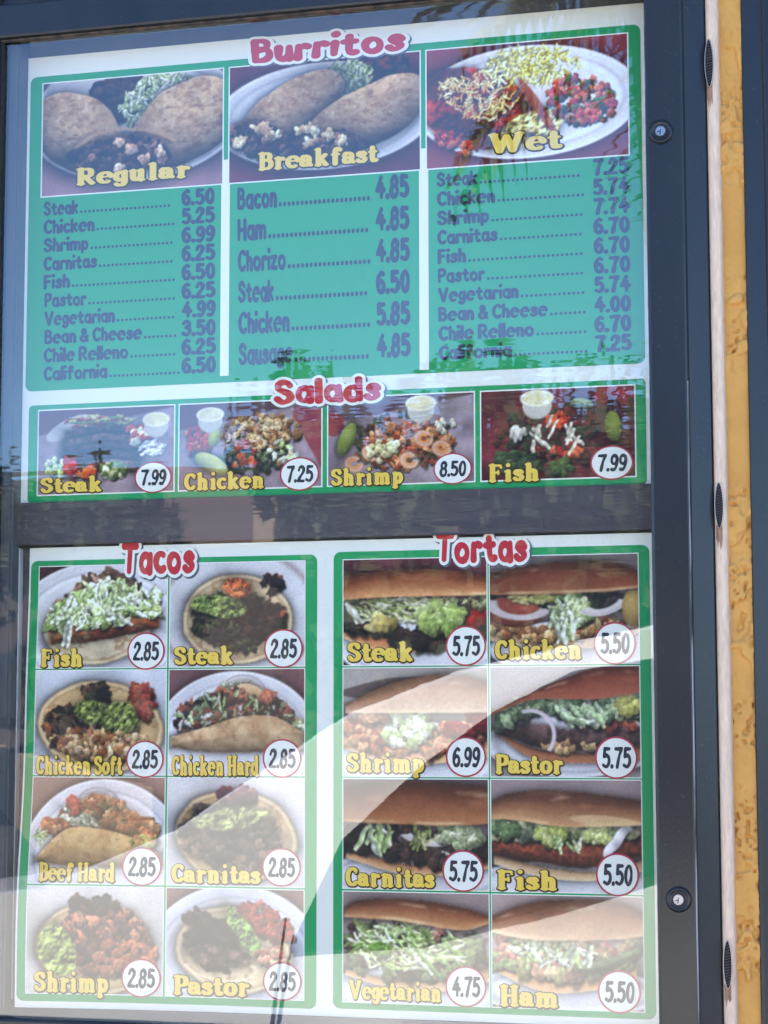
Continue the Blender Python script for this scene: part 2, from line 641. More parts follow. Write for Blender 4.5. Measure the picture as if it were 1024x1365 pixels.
        for q in (-.45, -.1, .3, .62):
            self.put(m * np.exp(-((wv - q) / .035) ** 2) * np.clip(1.1 - np.abs(u + q * .4), 0, 1), (138, 96, 70), .16)
            self.put(m * np.exp(-((wv - q - .06) / .03) ** 2) * np.clip(1.1 - np.abs(u + q * .4), 0, 1), (226, 198, 164), .14)
        self.put(m * np.clip((self.noise(6) - .5) * 4, 0, 1), (164, 120, 88), .5)
        self.put(m * np.clip((self.noise(18, 30) - .56) * 6, 0, 1), (130, 88, 62), .45)
        self.put(m * np.clip((self.noise(40) - .6) * 6, 0, 1), (222, 196, 166), .4)
        self.volume(d, .14, .65, .1)
        return d

    def bun(self, top, bot, dark=(112, 56, 34), lightc=(206, 142, 92), cut=True, rough=.006):
        d = self.band(top, bot, rough)
        self.shade(d, .035, .45)
        m = self.cover(d, 1.5)

        def cv(p):
            q = spl([(a * self.A, b) for a, b in p], 6)
            return np.interp(self.X, [k[0] for k in q], [k[1] for k in q])
        t0, b0 = cv(top), cv(bot)
        t = np.clip((self.Y - t0) / np.maximum(b0 - t0, .02), 0, 1) + .16 * (self.noise(5, 9) - .5)
        t = np.clip(t, 0, 1)[..., None]
        dk, lt = np.array(dark) / 255., np.array(lightc) / 255.
        c = dk * .62 * (1 - np.clip(t * 2.6, 0, 1)) + dk * np.clip(t * 2.6, 0, 1) * (1 - np.clip(t * 1.6 - .5, 0, 1)) + lt * np.clip(t * 1.6 - .5, 0, 1)
        self.put(m, np.clip(c * (1 + .12 * (self.noise(30)[..., None] - .5)), 0, 1))
        self.put(m * np.clip((self.noise(3, 8) - .6) * 5, 0, 1) * (t[..., 0] < .6), (206, 140, 96), .35)
        self.put(m * np.exp(-((t[..., 0] - .22) / .07) ** 2) * np.clip((self.noise(4, 6) - .55) * 6, 0, 1), (236, 200, 176), .45)
        if cut:
            e = self.Y - b0
            self.put(m * np.exp(-((e + .018) / .014) ** 2) * np.clip((self.noise(3.5) - .36) * 5, 0, 1), (232, 202, 158), .75)
        return d

    def ring(self, cx, cy, rx, ry, wd, a0, a1, ang=0, c=(232, 224, 222)):
        d = self.ell(cx, cy, rx, ry, ang)
        th = np.degrees(np.arctan2(self.Y - cy, self.X - cx)) % 360
        on = ((th - a0) % 360) < (a1 - a0)
        self.put(np.clip(1.2 - np.abs(d + -.3 * wd) / wd, 0, 1) * on, (90, 66, 66), .4)
        self.put(self.cover(np.abs(d) - wd, 1.5) * on, c)
        self.put(self.cover(np.abs(d - wd * .4) - wd * .3, 2) * on, (204, 182, 196), .7)

    def slab(self, top, bot, c, f=26, amt=.3):
        d = self.band(top, bot, .012)
        self.shade(d, .03, .5)
        self.put(self.cover(d, 1.5), self.tex(c, amt, f))
        self.volume(d, .07, .5, .15)
        return d

    def mush(self, d, c, c2, f=14):
        """mashed or minced patch with lumpy relief"""
        m = self.cover(d, 2)
        n = self.noise(f, None, 4)
        self.shade(d, .03, .4)
        self.put(m, self.tex(c, 0, f * 1.4, None, c2))
        gy = np.gradient(n, axis=0) * self.h / f
        gx = np.gradient(n, axis=1) * self.h / f
        self.img *= (1 + m * np.clip(-(gy * .8 + gx * .45), -.5, .45))[..., None]
        k = self.noise(f * 2.6, None, 2)
        self.img *= (1 - m * .55 * np.clip((k - .56) * 5, 0, 1))[..., None]
        self.put(m * np.clip((self.noise(f * 3.1, None, 2) - .66) * 7, 0, 1), np.clip(np.array(c) * 1.22, 0, 255), .45)

    def finish(self, gain=1.0, sat=.86, tint=(1.0, .975, .915), contrast=1.17):
        im = np.clip(self.img, 0, 1)
        # photographic softness
        for _ in range(1):
            q = np.pad(im, ((1, 1), (1, 1), (0, 0)), 'edge')
            im = (q[1:-1, 1:-1] * 4 + (q[:-2, 1:-1] + q[2:, 1:-1] + q[1:-1, :-2] + q[1:-1, 2:]) * 1.6) / 10.4
        im = im * (.9 + .2 * self.noise(2.2)[..., None])
        im = im * (1 + .11 * (self.rs.rand(self.h, self.w, 1) - .5))
        g = im.mean(2, keepdims=True)
        im = (g + (im - g) * sat) * np.array(tint) * gain
        im = np.clip((im - .5) * contrast + .5, 0, 1)
        return np.where(im <= .04045, im / 12.92, ((im + .055) / 1.055) ** 2.4)


LET = [(206, 214, 150), (176, 196, 118), (222, 226, 184), (150, 178, 96), (232, 230, 206)]
LET_PALE = [(222, 226, 196), (200, 212, 160), (236, 236, 218), (180, 198, 130)]
MEAT = [(74, 48, 40), (98, 64, 48), (56, 38, 36), (120, 80, 58)]
DARK = [(48, 36, 36), (64, 46, 42), (38, 30, 32), (84, 60, 48)]
CHICK = [(196, 148, 96), (222, 182, 132), (168, 112, 70), (150, 88, 54), (232, 200, 158)]
TOM = [(186, 50, 38), (204, 84, 58), (160, 44, 40), (216, 112, 80)]
GUAC, GUAC2 = (140, 152, 78), (104, 118, 56)
MAROON = (126, 44, 58)


def taco_bg(p, corner='both'):
    p.plate(p.A * .5, .62, p.A * .72, .66)


def burrito_regular(A, h):
    p = Paint(A, h, 1, (150, 96, 108))
    p.put(np.ones_like(p.X), p.tex((158, 116, 124), .08, 3))
    p.plate(A * .52, .36, A * .6, .56)
    p.put(p.cover(p.ell(A * .2, .06, .3, .12)), (196, 188, 198), .8)
    p.chunks(p.cover(p.ell(A * .44, .16, .26, .2)), 110, (.035, .08), DARK + [(70, 46, 50), (96, 60, 56)])
    p.chunks(p.cover(p.ell(A * .64, .2, .34, .18, -24)), 130, (.025, .06), LET_PALE + [(170, 186, 120), (140, 160, 100)])
    p.shreds(p.cover(p.ell(A * .62, .22, .36, .18, -24)), 60, (.06, .16), (.008, .014), LET_PALE)
    p.roll(A * .2, .47, .46, .32, 34)
    p.roll(A * .8, .44, .52, .33, -26)
    d = p.ell(A * .47, .68, .45, .17, 0, .05, 5)
    p.mush(d, (50, 34, 34), (92, 62, 52), 8)
    p.chunks(p.cover(d + .02), 120, (.025, .06), DARK + [(60, 42, 42), (110, 76, 62), (140, 100, 84)])
    for cx, cy in ((.44, .56), (.5, .64), (.57, .74), (.43, .8), (.66, .68)):
        p.chunks(p.cover(p.ell(A * cx, cy, .03, .02)), 3, (.035, .06), [(206, 164, 134), (184, 136, 108), (214, 182, 156)])
    p.put(p.cover(np.abs(p.ell(A * .46, .68, .47, .22, -2, .03, 4)) - .014, 3) * (p.Y < .6), (186, 144, 108), .8)
    p.put(p.cover(np.abs(p.ell(A * .46, .70, .47, .20, -2, .03, 4)) - .008, 3) * (p.Y < .62), (84, 56, 46), .7)
    return p.finish(.98)


def burrito_breakfast(A, h):
    p = Paint(A, h, 2, MAROON)
    p.put(np.ones_like(p.X), p.tex((130, 52, 64), .1, 3))
    p.plate(A * .5, .48, A * .58, .46)
    p.chunks(p.cover(p.ell(A * .82, .14, .2, .11)), 60, (.035, .07), DARK + [(120, 52, 48)])
    p.shreds(p.cover(p.ell(A * .63, .18, .2, .15)), 120, (.06, .15), (.01, .016), LET)
    p.roll(A * .34, .42, .5, .25, -30)
    p.roll(A * .72, .52, .58, .26, -24)
    for cx, cy, rx, ry, an in ((.17, .66, .30, .15, 18), (.5, .72, .34, .15, 4)):
        d = p.ell(A * cx, cy, rx, ry, an, .06, 5)
        p.mush(d, (50, 36, 36), (100, 68, 56), 8)
        p.chunks(p.cover(d + .02), 90, (.025, .06), DARK + [(120, 84, 70), (150, 108, 86), (84, 52, 48)])
        for q in range(5):
            ex, ey = A * cx + p.rs.uniform(-.7, .6) * rx, cy + p.rs.uniform(-.9, .1) * ry
            p.chunks(p.cover(p.ell(ex, ey, .05, .03)), 6, (.025, .05), [(228, 206, 160), (210, 176, 132), (196, 150, 116), (236, 224, 190)], (.5, .9), .5)
    return p.finish(.98)


def burrito_wet(A, h):
    p = Paint(A, h, 3, (146, 60, 66))
    p.plate(A * .5, .5, A * .56, .47)
    d = p.ell(A * .24, .52, .5, .32, 20, .04)
    p.mush(d, (150, 44, 24), (120, 34, 22), 4)
    p.put(p.cover(p.ell(A * .1, .3, .22, .13, -10)), (70, 46, 44), .75)
    p.put(p.cover(p.ell(A * .2, .72, .3, .12, 20)), (66, 36, 34), .6)
    p.chunks(p.cover(p.ell(A * .14, .8, .2, .08, 20)), 30, (.02, .04), TOM)
    p.shreds(p.cover(p.ell(A * .26, .42, .34, .18, 18)), 200, (.03, .09), (.005, .01), [(236, 206, 132), (226, 180, 100), (240, 222, 170)])
    p.shreds(p.cover(p.ell(A * .52, .2, .4, .15)), 170, (.05, .14), (.008, .014), [(226, 212, 120), (206, 190, 90), (238, 230, 170)])
    p.mush(p.ell(A * .52, .72, .26, .14, -18, .03), (222, 206, 140), (206, 178, 110), 9)
    p.chunks(p.cover(p.ell(A * .77, .52, .28, .2, 20)), 180, (.018, .045), TOM + [(150, 60, 34), (90, 110, 50), (200, 120, 70), (70, 70, 40)])
    p.put(p.cover(p.ell(A * .56, .55, .04, .3, -32)), (150, 40, 30), .7)
    return p.finish(1.08)


def salad_base(A, h, seed):
    p = Paint(A, h, seed, (104, 74, 84))
    p.put(p.cover(p.band([(0, .3), (1, .02)], [(0, 1.2), (1, 1.2)])), p.tex((150, 130, 142), .12, 5))
    return p


def cup(p, cx, cy, r):
    p.put(p.cover(p.ell(cx, cy + r * .45, r * .86, r * .75)), (206, 200, 190))
    p.put(p.cover(p.ell(cx, cy + r * .6, r * .8, r * .7)), (176, 168, 160), .5)
    p.put(p.cover(p.ell(cx, cy, r, r * .5)), (230, 222, 200))
    p.put(p.cover(p.ell(cx, cy, r * .84, r * .38)), p.tex((214, 204, 168), .06, 8))


def salad_steak(A, h):
    p = salad_base(A, h, 11)
    p.put(p.cover(p.ell(A * .22, .22, .3, .1, -25)), (196, 192, 190), .8)
    p.shreds(p.cover(p.ell(A * .45, .16, .4, .08)), 60, (.08, .2), (.01, .02), [(120, 140, 70), (150, 60, 50), (180, 170, 120)], (-15, 15))
    for i in range(5):
        p.slab([(.2, .26 + i * .1), (.5, .2 + i * .1), (.74, .24 + i * .1)], [(.2, .4 + i * .1), (.5, .34 + i * .1), (.74, .38 + i * .1)], [(70, 50, 50), (96, 68, 62), (60, 44, 46)][i % 3], 20, .35)
    p.chunks(p.cover(p.ell(A * .74, .32, .14, .12)), 16, (.04, .08), TOM + [(232, 224, 200)])
    p.chunks(p.cover(p.ell(A * .14, .68, .14, .1)), 24, (.03, .06), LET_PALE)
    p.chunks(p.cover(p.ell(A * .24, .66, .05, .1)), 4, (.07, .1), [(196, 40, 44)])
    p.chunks(p.cover(p.ell(A * .36, .74, .14, .05)), 9, (.05, .08), [(214, 92, 50), (226, 120, 70)])
    p.chunks(p.cover(p.ell(A * .56, .76, .14, .1)), 22, (.03, .07), [(120, 140, 70), (226, 220, 180), (90, 110, 54)])
    p.shreds(p.cover(p.ell(A * .84, .5, .14, .08)), 20, (.1, .2), (.012, .02), [(226, 220, 214), (190, 190, 200)], (-40, -10))
    cup(p, A * .87, .16, .17)
    return p.finish(1.0, .95)


def salad_chicken(A, h):
    p = salad_base(A, h, 12)
    p.put(p.cover(p.band([(.8, 0), (1, 0)], [(.8, .2), (1, .8)])), (150, 40, 50), .7)
    p.chunks(p.cover(p.ell(A * .14, .42, .16, .16)), 30, (.03, .07), TOM)
    p.chunks(p.cover(p.ell(A * .55, .62, .42, .2)), 110, (.025, .06), [(70, 84, 60), (56, 60, 56), (120, 130, 90), (60, 60, 70)])
    p.chunks(p.cover(p.ell(A * .58, .36, .46, .2)), 130, (.03, .065), CHICK, (.4, .8))
    p.chunks(p.cover(p.ell(A * .46, .62, .2, .14)), 12, (.04, .07), TOM)
    p.chunks(p.cover(p.ell(A * .72, .6, .18, .14)), 26, (.03, .05), LET_PALE + CHICK[:2])
    d = p.ell(A * .23, .7, .22, .1, 28)
    p.shade(d, .03, .5)
    p.put(p.cover(d), p.tex((204, 204, 110), .1, 6))
    p.volume(d, .05, .6)
    d = p.ell(A * .25, .4, .07, .12, 20)
    p.put(p.cover(d), (190, 196, 90))
    p.volume(d, .04, .6)
    cup(p, A * .22, .13, .17)
    return p.finish()


def salad_shrimp(A, h):
    p = salad_base(A, h, 13)
    p.put(p.cover(p.ell(A * .04, .3, .12, .14)), (150, 40, 44), .8)
    p.chunks(p.cover(p.ell(A * .5, .52, .62, .32)), 150, (.03, .06), [(110, 70, 50), (90, 96, 60), (150, 80, 50), (60, 50, 46)])
    p.chunks(p.cover(p.ell(A * .56, .56, .5, .28)), 80, (.04, .075), [(216, 130, 78), (200, 100, 58), (232, 160, 108), (182, 76, 44)], (.45, .8), .45)
    for cx, cy in ((.3, .64), (.18, .76), (.56, .74), (.66, .5), (.78, .62)):
        p.ring(A * cx, cy, .075, .06, .032, 0, 320, 20, (222, 146, 92))
    p.chunks(p.cover(p.ell(A * .38, .6, .16, .18)), 14, (.04, .06), [(236, 222, 170), (226, 206, 150)], (.6, .9))
    p.chunks(p.cover(p.ell(A * .8, .36, .14, .08)), 10, (.03, .05), [(232, 224, 200)])
    d = p.ell(A * .13, .48, .09, .2, 24)
    p.shade(d, .03, .5)
    p.put(p.cover(d), (150, 160, 74))
    p.volume(d, .05, .6)
    cup(p, A * .64, .1, .18)
    return p.finish()


def salad_fish(A, h):
    p = Paint(A, h, 14, (96, 40, 46))
    p.put(np.ones_like(p.X), p.tex((104, 44, 50), .2, 5))
    p.chunks(p.cover(p.ell(A * .45, .55, .6, .36)), 90, (.04, .09), [(120, 56, 50), (96, 54, 50), (80, 44, 44), (70, 76, 54)])
    p.chunks(p.cover(p.ell(A * .86, .1, .2, .12)), 12, (.06, .1), [(150, 40, 44)])
    p.chunks(p.cover(p.ell(A * .5, .36, .14, .08)), 18, (.03, .06), [(222, 90, 52), (204, 70, 48)])
    p.chunks(p.cover(p.ell(A * .56, .66, .16, .12)), 16, (.03, .06), TOM)
    p.shreds(p.cover(p.ell(A * .48, .55, .3, .22)), 12, (.14, .26), (.016, .03), [(226, 214, 196), (206, 196, 180)], (30, 130), .3)
    p.chunks(p.cover(p.ell(A * .25, .48, .05, .1)), 4, (.06, .09), [(216, 206, 196)])
    p.chunks(p.cover(p.ell(A * .22, .8, .24, .1)), 20, (.05, .08), [(60, 74, 54), (76, 90, 60)])
    p.chunks(p.cover(p.ell(A * .52, .88, .12, .08)), 14, (.04, .06), [(90, 106, 64)])
    for cx, cy, rx, ry, an in ((.66, .18, .13, .06, 10), (.86, .44, .09, .17, -6)):
        d = p.ell(A * cx, cy, rx, ry, an)
        p.shade(d, .03, .5)
        p.put(p.cover(d), p.tex((150, 158, 80), .1, 8))
        p.volume(d, .05, .6)
    cup(p, A * .37, .1, .19)
    return p.finish(1.0, 1.0)


def taco_fish(A, h):
    p = Paint(A, h, 21, (110, 70, 76))
    taco_bg(p)
    p.tortilla(A * .47, .6, .56, .36, -6, (224, 202, 172))
    p.chunks(p.cover(p.band([(.16, .32), (.55, .08), (.86, .22)], [(.16, .44), (.55, .24), (.86, .34)])), 60, (.04, .08), [(120, 84, 70), (90, 62, 58), (176, 140, 118), (70, 48, 46)])
    p.slab([(.1, .64), (.45, .56), (.94, .46)], [(.1, .76), (.45, .74), (.94, .62)], (146, 74, 44), 30, .25)
    reg = p.band([(.08, .48), (.45, .16), (.92, .3)], [(.08, .6), (.45, .6), (.92, .5)])
    p.chunks(p.cover(reg), 150, (.04, .08), LET, (.4, .8), .5)
    p.shreds(p.cover(reg), 90, (.08, .18), (.012, .024), LET_PALE)
    p.shreds(p.cover(p.ell(A * .24, .68, .03, .1)), 6, (.16, .26), (.02, .035), [(232, 230, 214)], (85, 110), .15)
    return p.finish()


def taco_steak(A, h):
    p = Paint(A, h, 22, (206, 200, 208))
    p.put(np.ones_like(p.X), p.tex((208, 203, 212), .03, 3))
    p.put(p.cover(np.abs(p.ell(A * .5, .5, A * .58, .62)) - .02, 6), (120, 84, 84), .5)
    p.tortilla(A * .5, .55, .55, .43, 4, (222, 192, 152))
    d = p.ell(A * .47, .58, .45, .27, 4, .06)
    p.mush(d, (74, 72, 48), (54, 44, 42), 12)
    p.chunks(p.cover(d), 110, (.025, .06), [(70, 70, 46), (52, 44, 42), (96, 100, 60), (60, 48, 46)], (.35, .7), .5)
    p.chunks(p.cover(p.ell(A * .7, .56, .2, .16)), 50, (.035, .07), DARK)
    p.mush(p.ell(A * .38, .42, .27, .1, 8, .04), (136, 150, 80), (102, 118, 60), 14)
    p.mush(p.ell(A * .5, .25, .15, .1, 10, .03), (204, 116, 62), (172, 82, 50), 12)
    p.chunks(p.cover(p.ell(A * .75, .22, .1, .08)), 18, (.03, .06), DARK + [(150, 90, 70)])
    p.chunks(p.cover(p.ell(A * .82, .52, .03, .03)), 2, (.03, .04), [(190, 84, 60)])
    return p.finish()


def taco_chicken_soft(A, h):
    p = Paint(A, h, 23, (200, 198, 212))
    p.put(np.ones_like(p.X), p.tex((204, 202, 216), .03, 2))
    p.tortilla(A * .5, .54, .64, .44, 6, (202, 164, 116))
    p.chunks(p.cover(p.ell(A * .46, .62, .54, .24, 12)), 180, (.025, .06), CHICK + [(110, 70, 52), (84, 52, 44)])
    p.chunks(p.cover(p.ell(A * .22, .45, .2, .1, -14)), 26, (.03, .06), DARK + [(110, 60, 50)])
    p.chunks(p.cover(p.ell(A * .46, .2, .16, .07)), 30, (.03, .06), DARK + [(120, 80, 60)])
    p.chunks(p.cover(p.ell(A * .82, .32, .12, .18, -20)), 40, (.04, .07), [(150, 56, 46), (130, 44, 42), (170, 76, 56)])
    for cx, cy, rx, ry in ((.44, .4, .17, .12), (.66, .46, .19, .16)):
        p.mush(p.ell(A * cx, cy, rx, ry, 10, .03), (146, 156, 82), GUAC2, 13)
    p.chunks(p.cover(p.ell(A * .55, .7, .4, .1)), 60, (.025, .05), CHICK)
    return p.finish()


def taco_shell(p, c, c2, top, bot):
    d = p.band(top, bot, .008)
    p.shade(d, .03, .55)
    p.put(p.cover(d, 1.5), p.tex(c, 0, 9, None, c2))
    p.put(p.cover(d) * np.clip((p.noise(22) - .6) * 6, 0, 1), (132, 88, 60), .4)
    p.volume(d, .08, .5, .2)


def taco_chicken_hard(A, h):
    p = Paint(A, h, 24, (140, 96, 100))
    p.plate(A * .5, .72, A * .62, .7)
    p.put(p.cover(p.ell(A * .55, .22, .2, .14)), (196, 182, 178), .7)
    p.put(p.cover(np.abs(p.ell(A * .55, .22, .22, .16)) - .006), (150, 140, 146), .8)
    p.shreds(p.cover(p.ell(A * .5, .22, .18, .08)), 40, (.06, .12), (.01, .018), LET_PALE)
    taco_shell(p, (200, 168, 130), (176, 136, 98), [(.3, .3), (.6, .14), (.98, .5)], [(.3, .6), (.6, .6), (.98, .76)])
    reg = p.band([(.05, .42), (.45, .2), (.92, .38)], [(.05, .56), (.45, .5), (.92, .5)])
    p.chunks(p.cover(reg), 130, (.035, .075), DARK + [(140, 74, 60), (170, 100, 78), (90, 96, 84), (120, 130, 96)])
    p.shreds(p.cover(reg), 40, (.05, .12), (.01, .02), [(150, 170, 110), (186, 196, 150), (200, 196, 200)])
    p.chunks(p.cover(p.ell(A * .7, .26, .08, .06)), 6, (.05, .07), [(196, 112, 84)])
    p.chunks(p.cover(p.ell(A * .96, .56, .05, .06)), 14, (.03, .05), LET_PALE)
    taco_shell(p, (206, 172, 134), (178, 138, 100), [(.02, .64), (.3, .54), (.55, .44), (.8, .46), (.99, .6)], [(.02, .74), (.3, .78), (.55, .78), (.8, .78), (.99, .76)])
    return p.finish()


def taco_beef_hard(A, h):
    p = Paint(A, h, 25, (170, 130, 118))
    p.plate(A * .55, .74, A * .6, .72, (216, 208, 214))
    p.put(p.cover(np.abs(p.ell(A * .5, .24, .2, .14)) - .008), (170, 156, 154), .8)
    taco_shell(p, (214, 176, 116), (190, 144, 88), [(.25, .3), (.55, .17), (.92, .5)], [(.25, .6), (.55, .6), (.92, .7)])
    reg = p.band([(.12, .44), (.5, .2), (.92, .44)], [(.12, .54), (.5, .46), (.92, .6)])
    p.chunks(p.cover(reg), 120, (.035, .075), [(166, 100, 66), (190, 120, 80), (140, 80, 58), (204, 150, 110), (120, 100, 70)])
    p.shreds(p.cover(p.ell(A * .36, .4, .2, .06, 18)), 26, (.08, .18), (.012, .022), [(150, 156, 124), (206, 204, 180), (110, 116, 90)], (0, 40))
    p.chunks(p.cover(p.ell(A * .32, .28, .08, .06)), 5, (.05, .07), [(180, 88, 70)])
    p.shreds(p.cover(p.ell(A * .08, .56, .06, .06)), 8, (.06, .1), (.01, .014), LET)
    taco_shell(p, (218, 178, 122), (196, 150, 96), [(.05, .76), (.25, .5), (.5, .48), (.75, .56), (.97, .72)], [(.05, .8), (.25, .82), (.5, .84), (.75, .84), (.97, .82)])
    p.chunks(p.cover(p.ell(A * .84, .6, .12, .05)), 26, (.03, .05), [(196, 180, 100), (170, 160, 84), (206, 120, 70)])
    return p.finish()


def taco_carnitas(A, h):
    p = Paint(A, h, 26, (206, 200, 204))
    p.put(np.ones_like(p.X), p.tex((208, 201, 206), .03, 3))
    p.tortilla(A * .5, .54, .6, .42, 6, (216, 180, 132))
    d = p.ell(A * .48, .56, .5, .31, 8, .05)
    p.mush(d, (98, 84, 72), (66, 54, 52), 12)
    p.chunks(p.cover(d), 120, (.03, .065), [(110, 90, 76), (80, 66, 60), (140, 112, 92), (64, 52, 52)])
    p.chunks(p.cover(p.ell(A * .52, .16, .16, .07)), 26, (.04, .07), [(120, 74, 84), (90, 60, 70), (140, 84, 80)])
    p.mush(p.ell(A * .46, .38, .34, .1, -6, .03), (160, 162, 100), (120, 124, 76), 12)
    return p.finish()


def taco_shrimp(A, h):
    p = Paint(A, h, 27, (206, 196, 194))
    p.put(np.ones_like(p.X), p.tex((210, 199, 198), .03, 3))
    p.tortilla(A * .5, .58, .58, .42, 6, (220, 184, 134))
    d = p.ell(A * .58, .5, .44, .32, 8, .05)
    p.mush(d, (130, 84, 70), (96, 60, 56), 9)
    p.chunks(p.cover(d), 130, (.03, .07), [(150, 84, 70), (110, 66, 64), (190, 112, 80), (84, 56, 60), (206, 130, 100)])
    p.chunks(p.cover(p.ell(A * .5, .16, .26, .06)), 26, (.03, .06), DARK)
    p.mush(p.ell(A * .22, .6, .18, .24, -20, .03), (158, 168, 84), (130, 142, 66), 8)
    p.chunks(p.cover(p.ell(A * .8, .66, .2, .14)), 16, (.05, .08), [(222, 130, 92), (204, 106, 76)])
    return p.finish()


def taco_pastor(A, h):
    p = Paint(A, h, 28, (150, 100, 100))
    p.plate(A * .5, .7, A * .66, .74, (208, 206, 220))
    p.tortilla(A * .49, .56, .57, .4, 8, (224, 196, 156))
    d = p.ell(A * .34, .52, .26, .22, 12, .05)
    p.mush(d, (62, 48, 46), (44, 36, 38), 11)
    p.chunks(p.cover(d), 60, (.03, .06), DARK)
    p.mush(p.ell(A * .4, .62, .32, .1, 6, .03), (108, 84, 76), (70, 54, 52), 10)
    p.chunks(p.cover(p.ell(A * .24, .3, .14, .07)), 24, (.03, .06), DARK)
    p.chunks(p.cover(p.ell(A * .72, .3, .28, .13, 28)), 90, (.03, .06), [(176, 66, 56), (200, 96, 76), (150, 54, 52), (120, 56, 56)])
    p.mush(p.ell(A * .58, .42, .09, .3, -38, .03), (140, 172, 88), (116, 148, 72), 12)
    p.chunks(p.cover(p.ell(A * .76, .62, .16, .08)), 24, (.03, .05), [(210, 150, 126), (226, 190, 150), (190, 100, 90)])
    p.put(p.cover(np.abs(p.ell(A * .4, .72, .34, .12, 6)) - .008) * (p.Y > .7), (232, 214, 186), .8)
    return p.finish()


def torta_steak(A, h):
    p = Paint(A, h, 31, (110, 40, 58))
    p.put(np.ones_like(p.X), p.tex((112, 48, 64), .2, 3))
    p.plate(A * .55, .8, A * .6, .36)
    p.bun([(0, .66), (.3, .72), (.7, .76), (1, .6)], [(0, .74), (.3, .88), (.7, .84), (1, .66)], (190, 110, 70), (222, 170, 120), False)
    p.chunks(p.cover(p.band([(0, .5), (.4, .66), (.8, .72), (1, .6)], [(0, .62), (.4, .78), (.8, .84), (1, .66)])), 90, (.04, .08), DARK)
    p.chunks(p.cover(p.ell(A * .9, .58, .18, .1, -10)), 8, (.08, .12), [(176, 40, 38)])
    p.chunks(p.cover(p.band([(0, .38), (.5, .4), (1, .38)], [(0, .5), (.5, .5), (1, .46)])), 110, (.03, .06), [(150, 140, 96), (120, 110, 84), (180, 180, 130), (90, 70, 64)])
    p.shreds(p.cover(p.ell(A * .45, .5, .5, .13)), 90, (.1, .24), (.01, .02), [(196, 190, 150), (170, 178, 110), (210, 200, 176), (140, 150, 84)], (-20, 50))
    p.chunks(p.cover(p.ell(A * .68, .58, .2, .12)), 50, (.05, .1), [(158, 172, 94), (136, 154, 78), (184, 194, 126)], (.5, .9))
    p.chunks(p.cover(p.ell(A * .25, .6, .1, .06)), 6, (.06, .1), [(206, 180, 100), (220, 196, 130)])
    p.shreds(p.cover(p.ell(A * .08, .52, .03, .06)), 3, (.2, .26), (.016, .022), [(214, 206, 196)], (35, 60), .4)
    p.bun([(0, .16), (.35, .1), (.75, .12), (1, .18)], [(0, .38), (.35, .36), (.75, .36), (1, .36)], (138, 70, 38), (216, 150, 100))
    return p.finish()


def torta_chicken(A, h):
    p = Paint(A, h, 32, (120, 104, 108))
    p.put(np.ones_like(p.X), p.tex((132, 114, 118), .08, 3))
    p.plate(A * .6, .86, A * .6, .26)
    p.bun([(0, .68), (.4, .74), (.8, .74), (1, .66)], [(0, .78), (.4, .86), (.8, .84), (1, .72)], (176, 120, 88), (216, 178, 140), False)
    p.chunks(p.cover(p.band([(0, .6), (.4, .66), (.9, .6)], [(0, .72), (.4, .78), (.9, .7)])), 110, (.03, .055), CHICK + [(140, 70, 54), (110, 56, 50)])
    p.chunks(p.cover(p.band([(0, .3), (.5, .34), (.9, .34)], [(0, .5), (.5, .5), (.9, .48)])), 60, (.04, .08), [(70, 60, 60), (96, 84, 74), (56, 50, 54)])
    d = p.ell(A * .16, .52, .28, .14, 6)
    p.put(p.cover(d), p.tex((170, 74, 62), .1, 8))
    p.volume(d, .05, .5)
    p.ring(A * .2, .45, .26, .12, .026, 10, 190, 4, (206, 190, 190))
    p.shreds(p.cover(p.ell(A * .28, .4, .2, .04)), 12, (.12, .2), (.014, .024), [(196, 184, 100), (210, 200, 130)], (-10, 20))
    p.chunks(p.cover(p.ell(A * .56, .5, .16, .14)), 60, (.04, .07), LET, (.5, .9))
    p.shreds(p.cover(p.ell(A * .5, .6, .12, .14)), 40, (.1, .26), (.014, .026), LET_PALE, (60, 120))
    p.ring(A * .76, .40, .22, .13, .032, 5, 150, -14, (224, 214, 214))
    d = p.ell(A * .96, .5, .1, .17)
    p.put(p.cover(d), p.tex((206, 168, 96), .08, 6))
    p.volume(d, .06, .4)
    p.bun([(0, .16), (.3, .08), (.75, .06), (1, .16)], [(0, .36), (.3, .36), (.75, .35), (1, .32)], (130, 66, 44), (164, 90, 60))
    return p.finish(.95)


def torta_shrimp(A, h):
    p = Paint(A, h, 33, (176, 164, 160))
    p.plate(A * .5, .84, A * .66, .34)
    p.put(p.cover(p.band([(0, .2), (.3, .1), (.6, .08)], [(0, .26), (.3, .3), (.6, .2)])), (96, 74, 72), .8)
    p.bun([(0, .62), (.4, .74), (1, .6)], [(0, .74), (.4, .9), (1, .82)], (206, 140, 96), (226, 180, 130), False)
    p.chunks(p.cover(p.band([(.02, .48), (.5, .56), (1, .46)], [(.02, .7), (.5, .8), (1, .66)])), 100, (.04, .08), [(206, 130, 90), (184, 100, 70), (220, 160, 116), (150, 70, 56)])
    p.chunks(p.cover(p.ell(A * .85, .52, .2, .1, -20)), 14, (.06, .09), [(160, 44, 50)])
    p.chunks(p.cover(p.ell(A * .45, .56, .22, .16)), 60, (.04, .08), LET_PALE, (.5, .9))
    p.chunks(p.cover(p.ell(A * .2, .42, .16, .06)), 8, (.06, .09), [(222, 160, 120)])
    p.bun([(.02, .34), (.35, .14), (.75, .06), (1, .14)], [(.02, .42), (.35, .42), (.75, .42), (1, .42)], (186, 130, 100), (216, 178, 150))
    return p.finish()


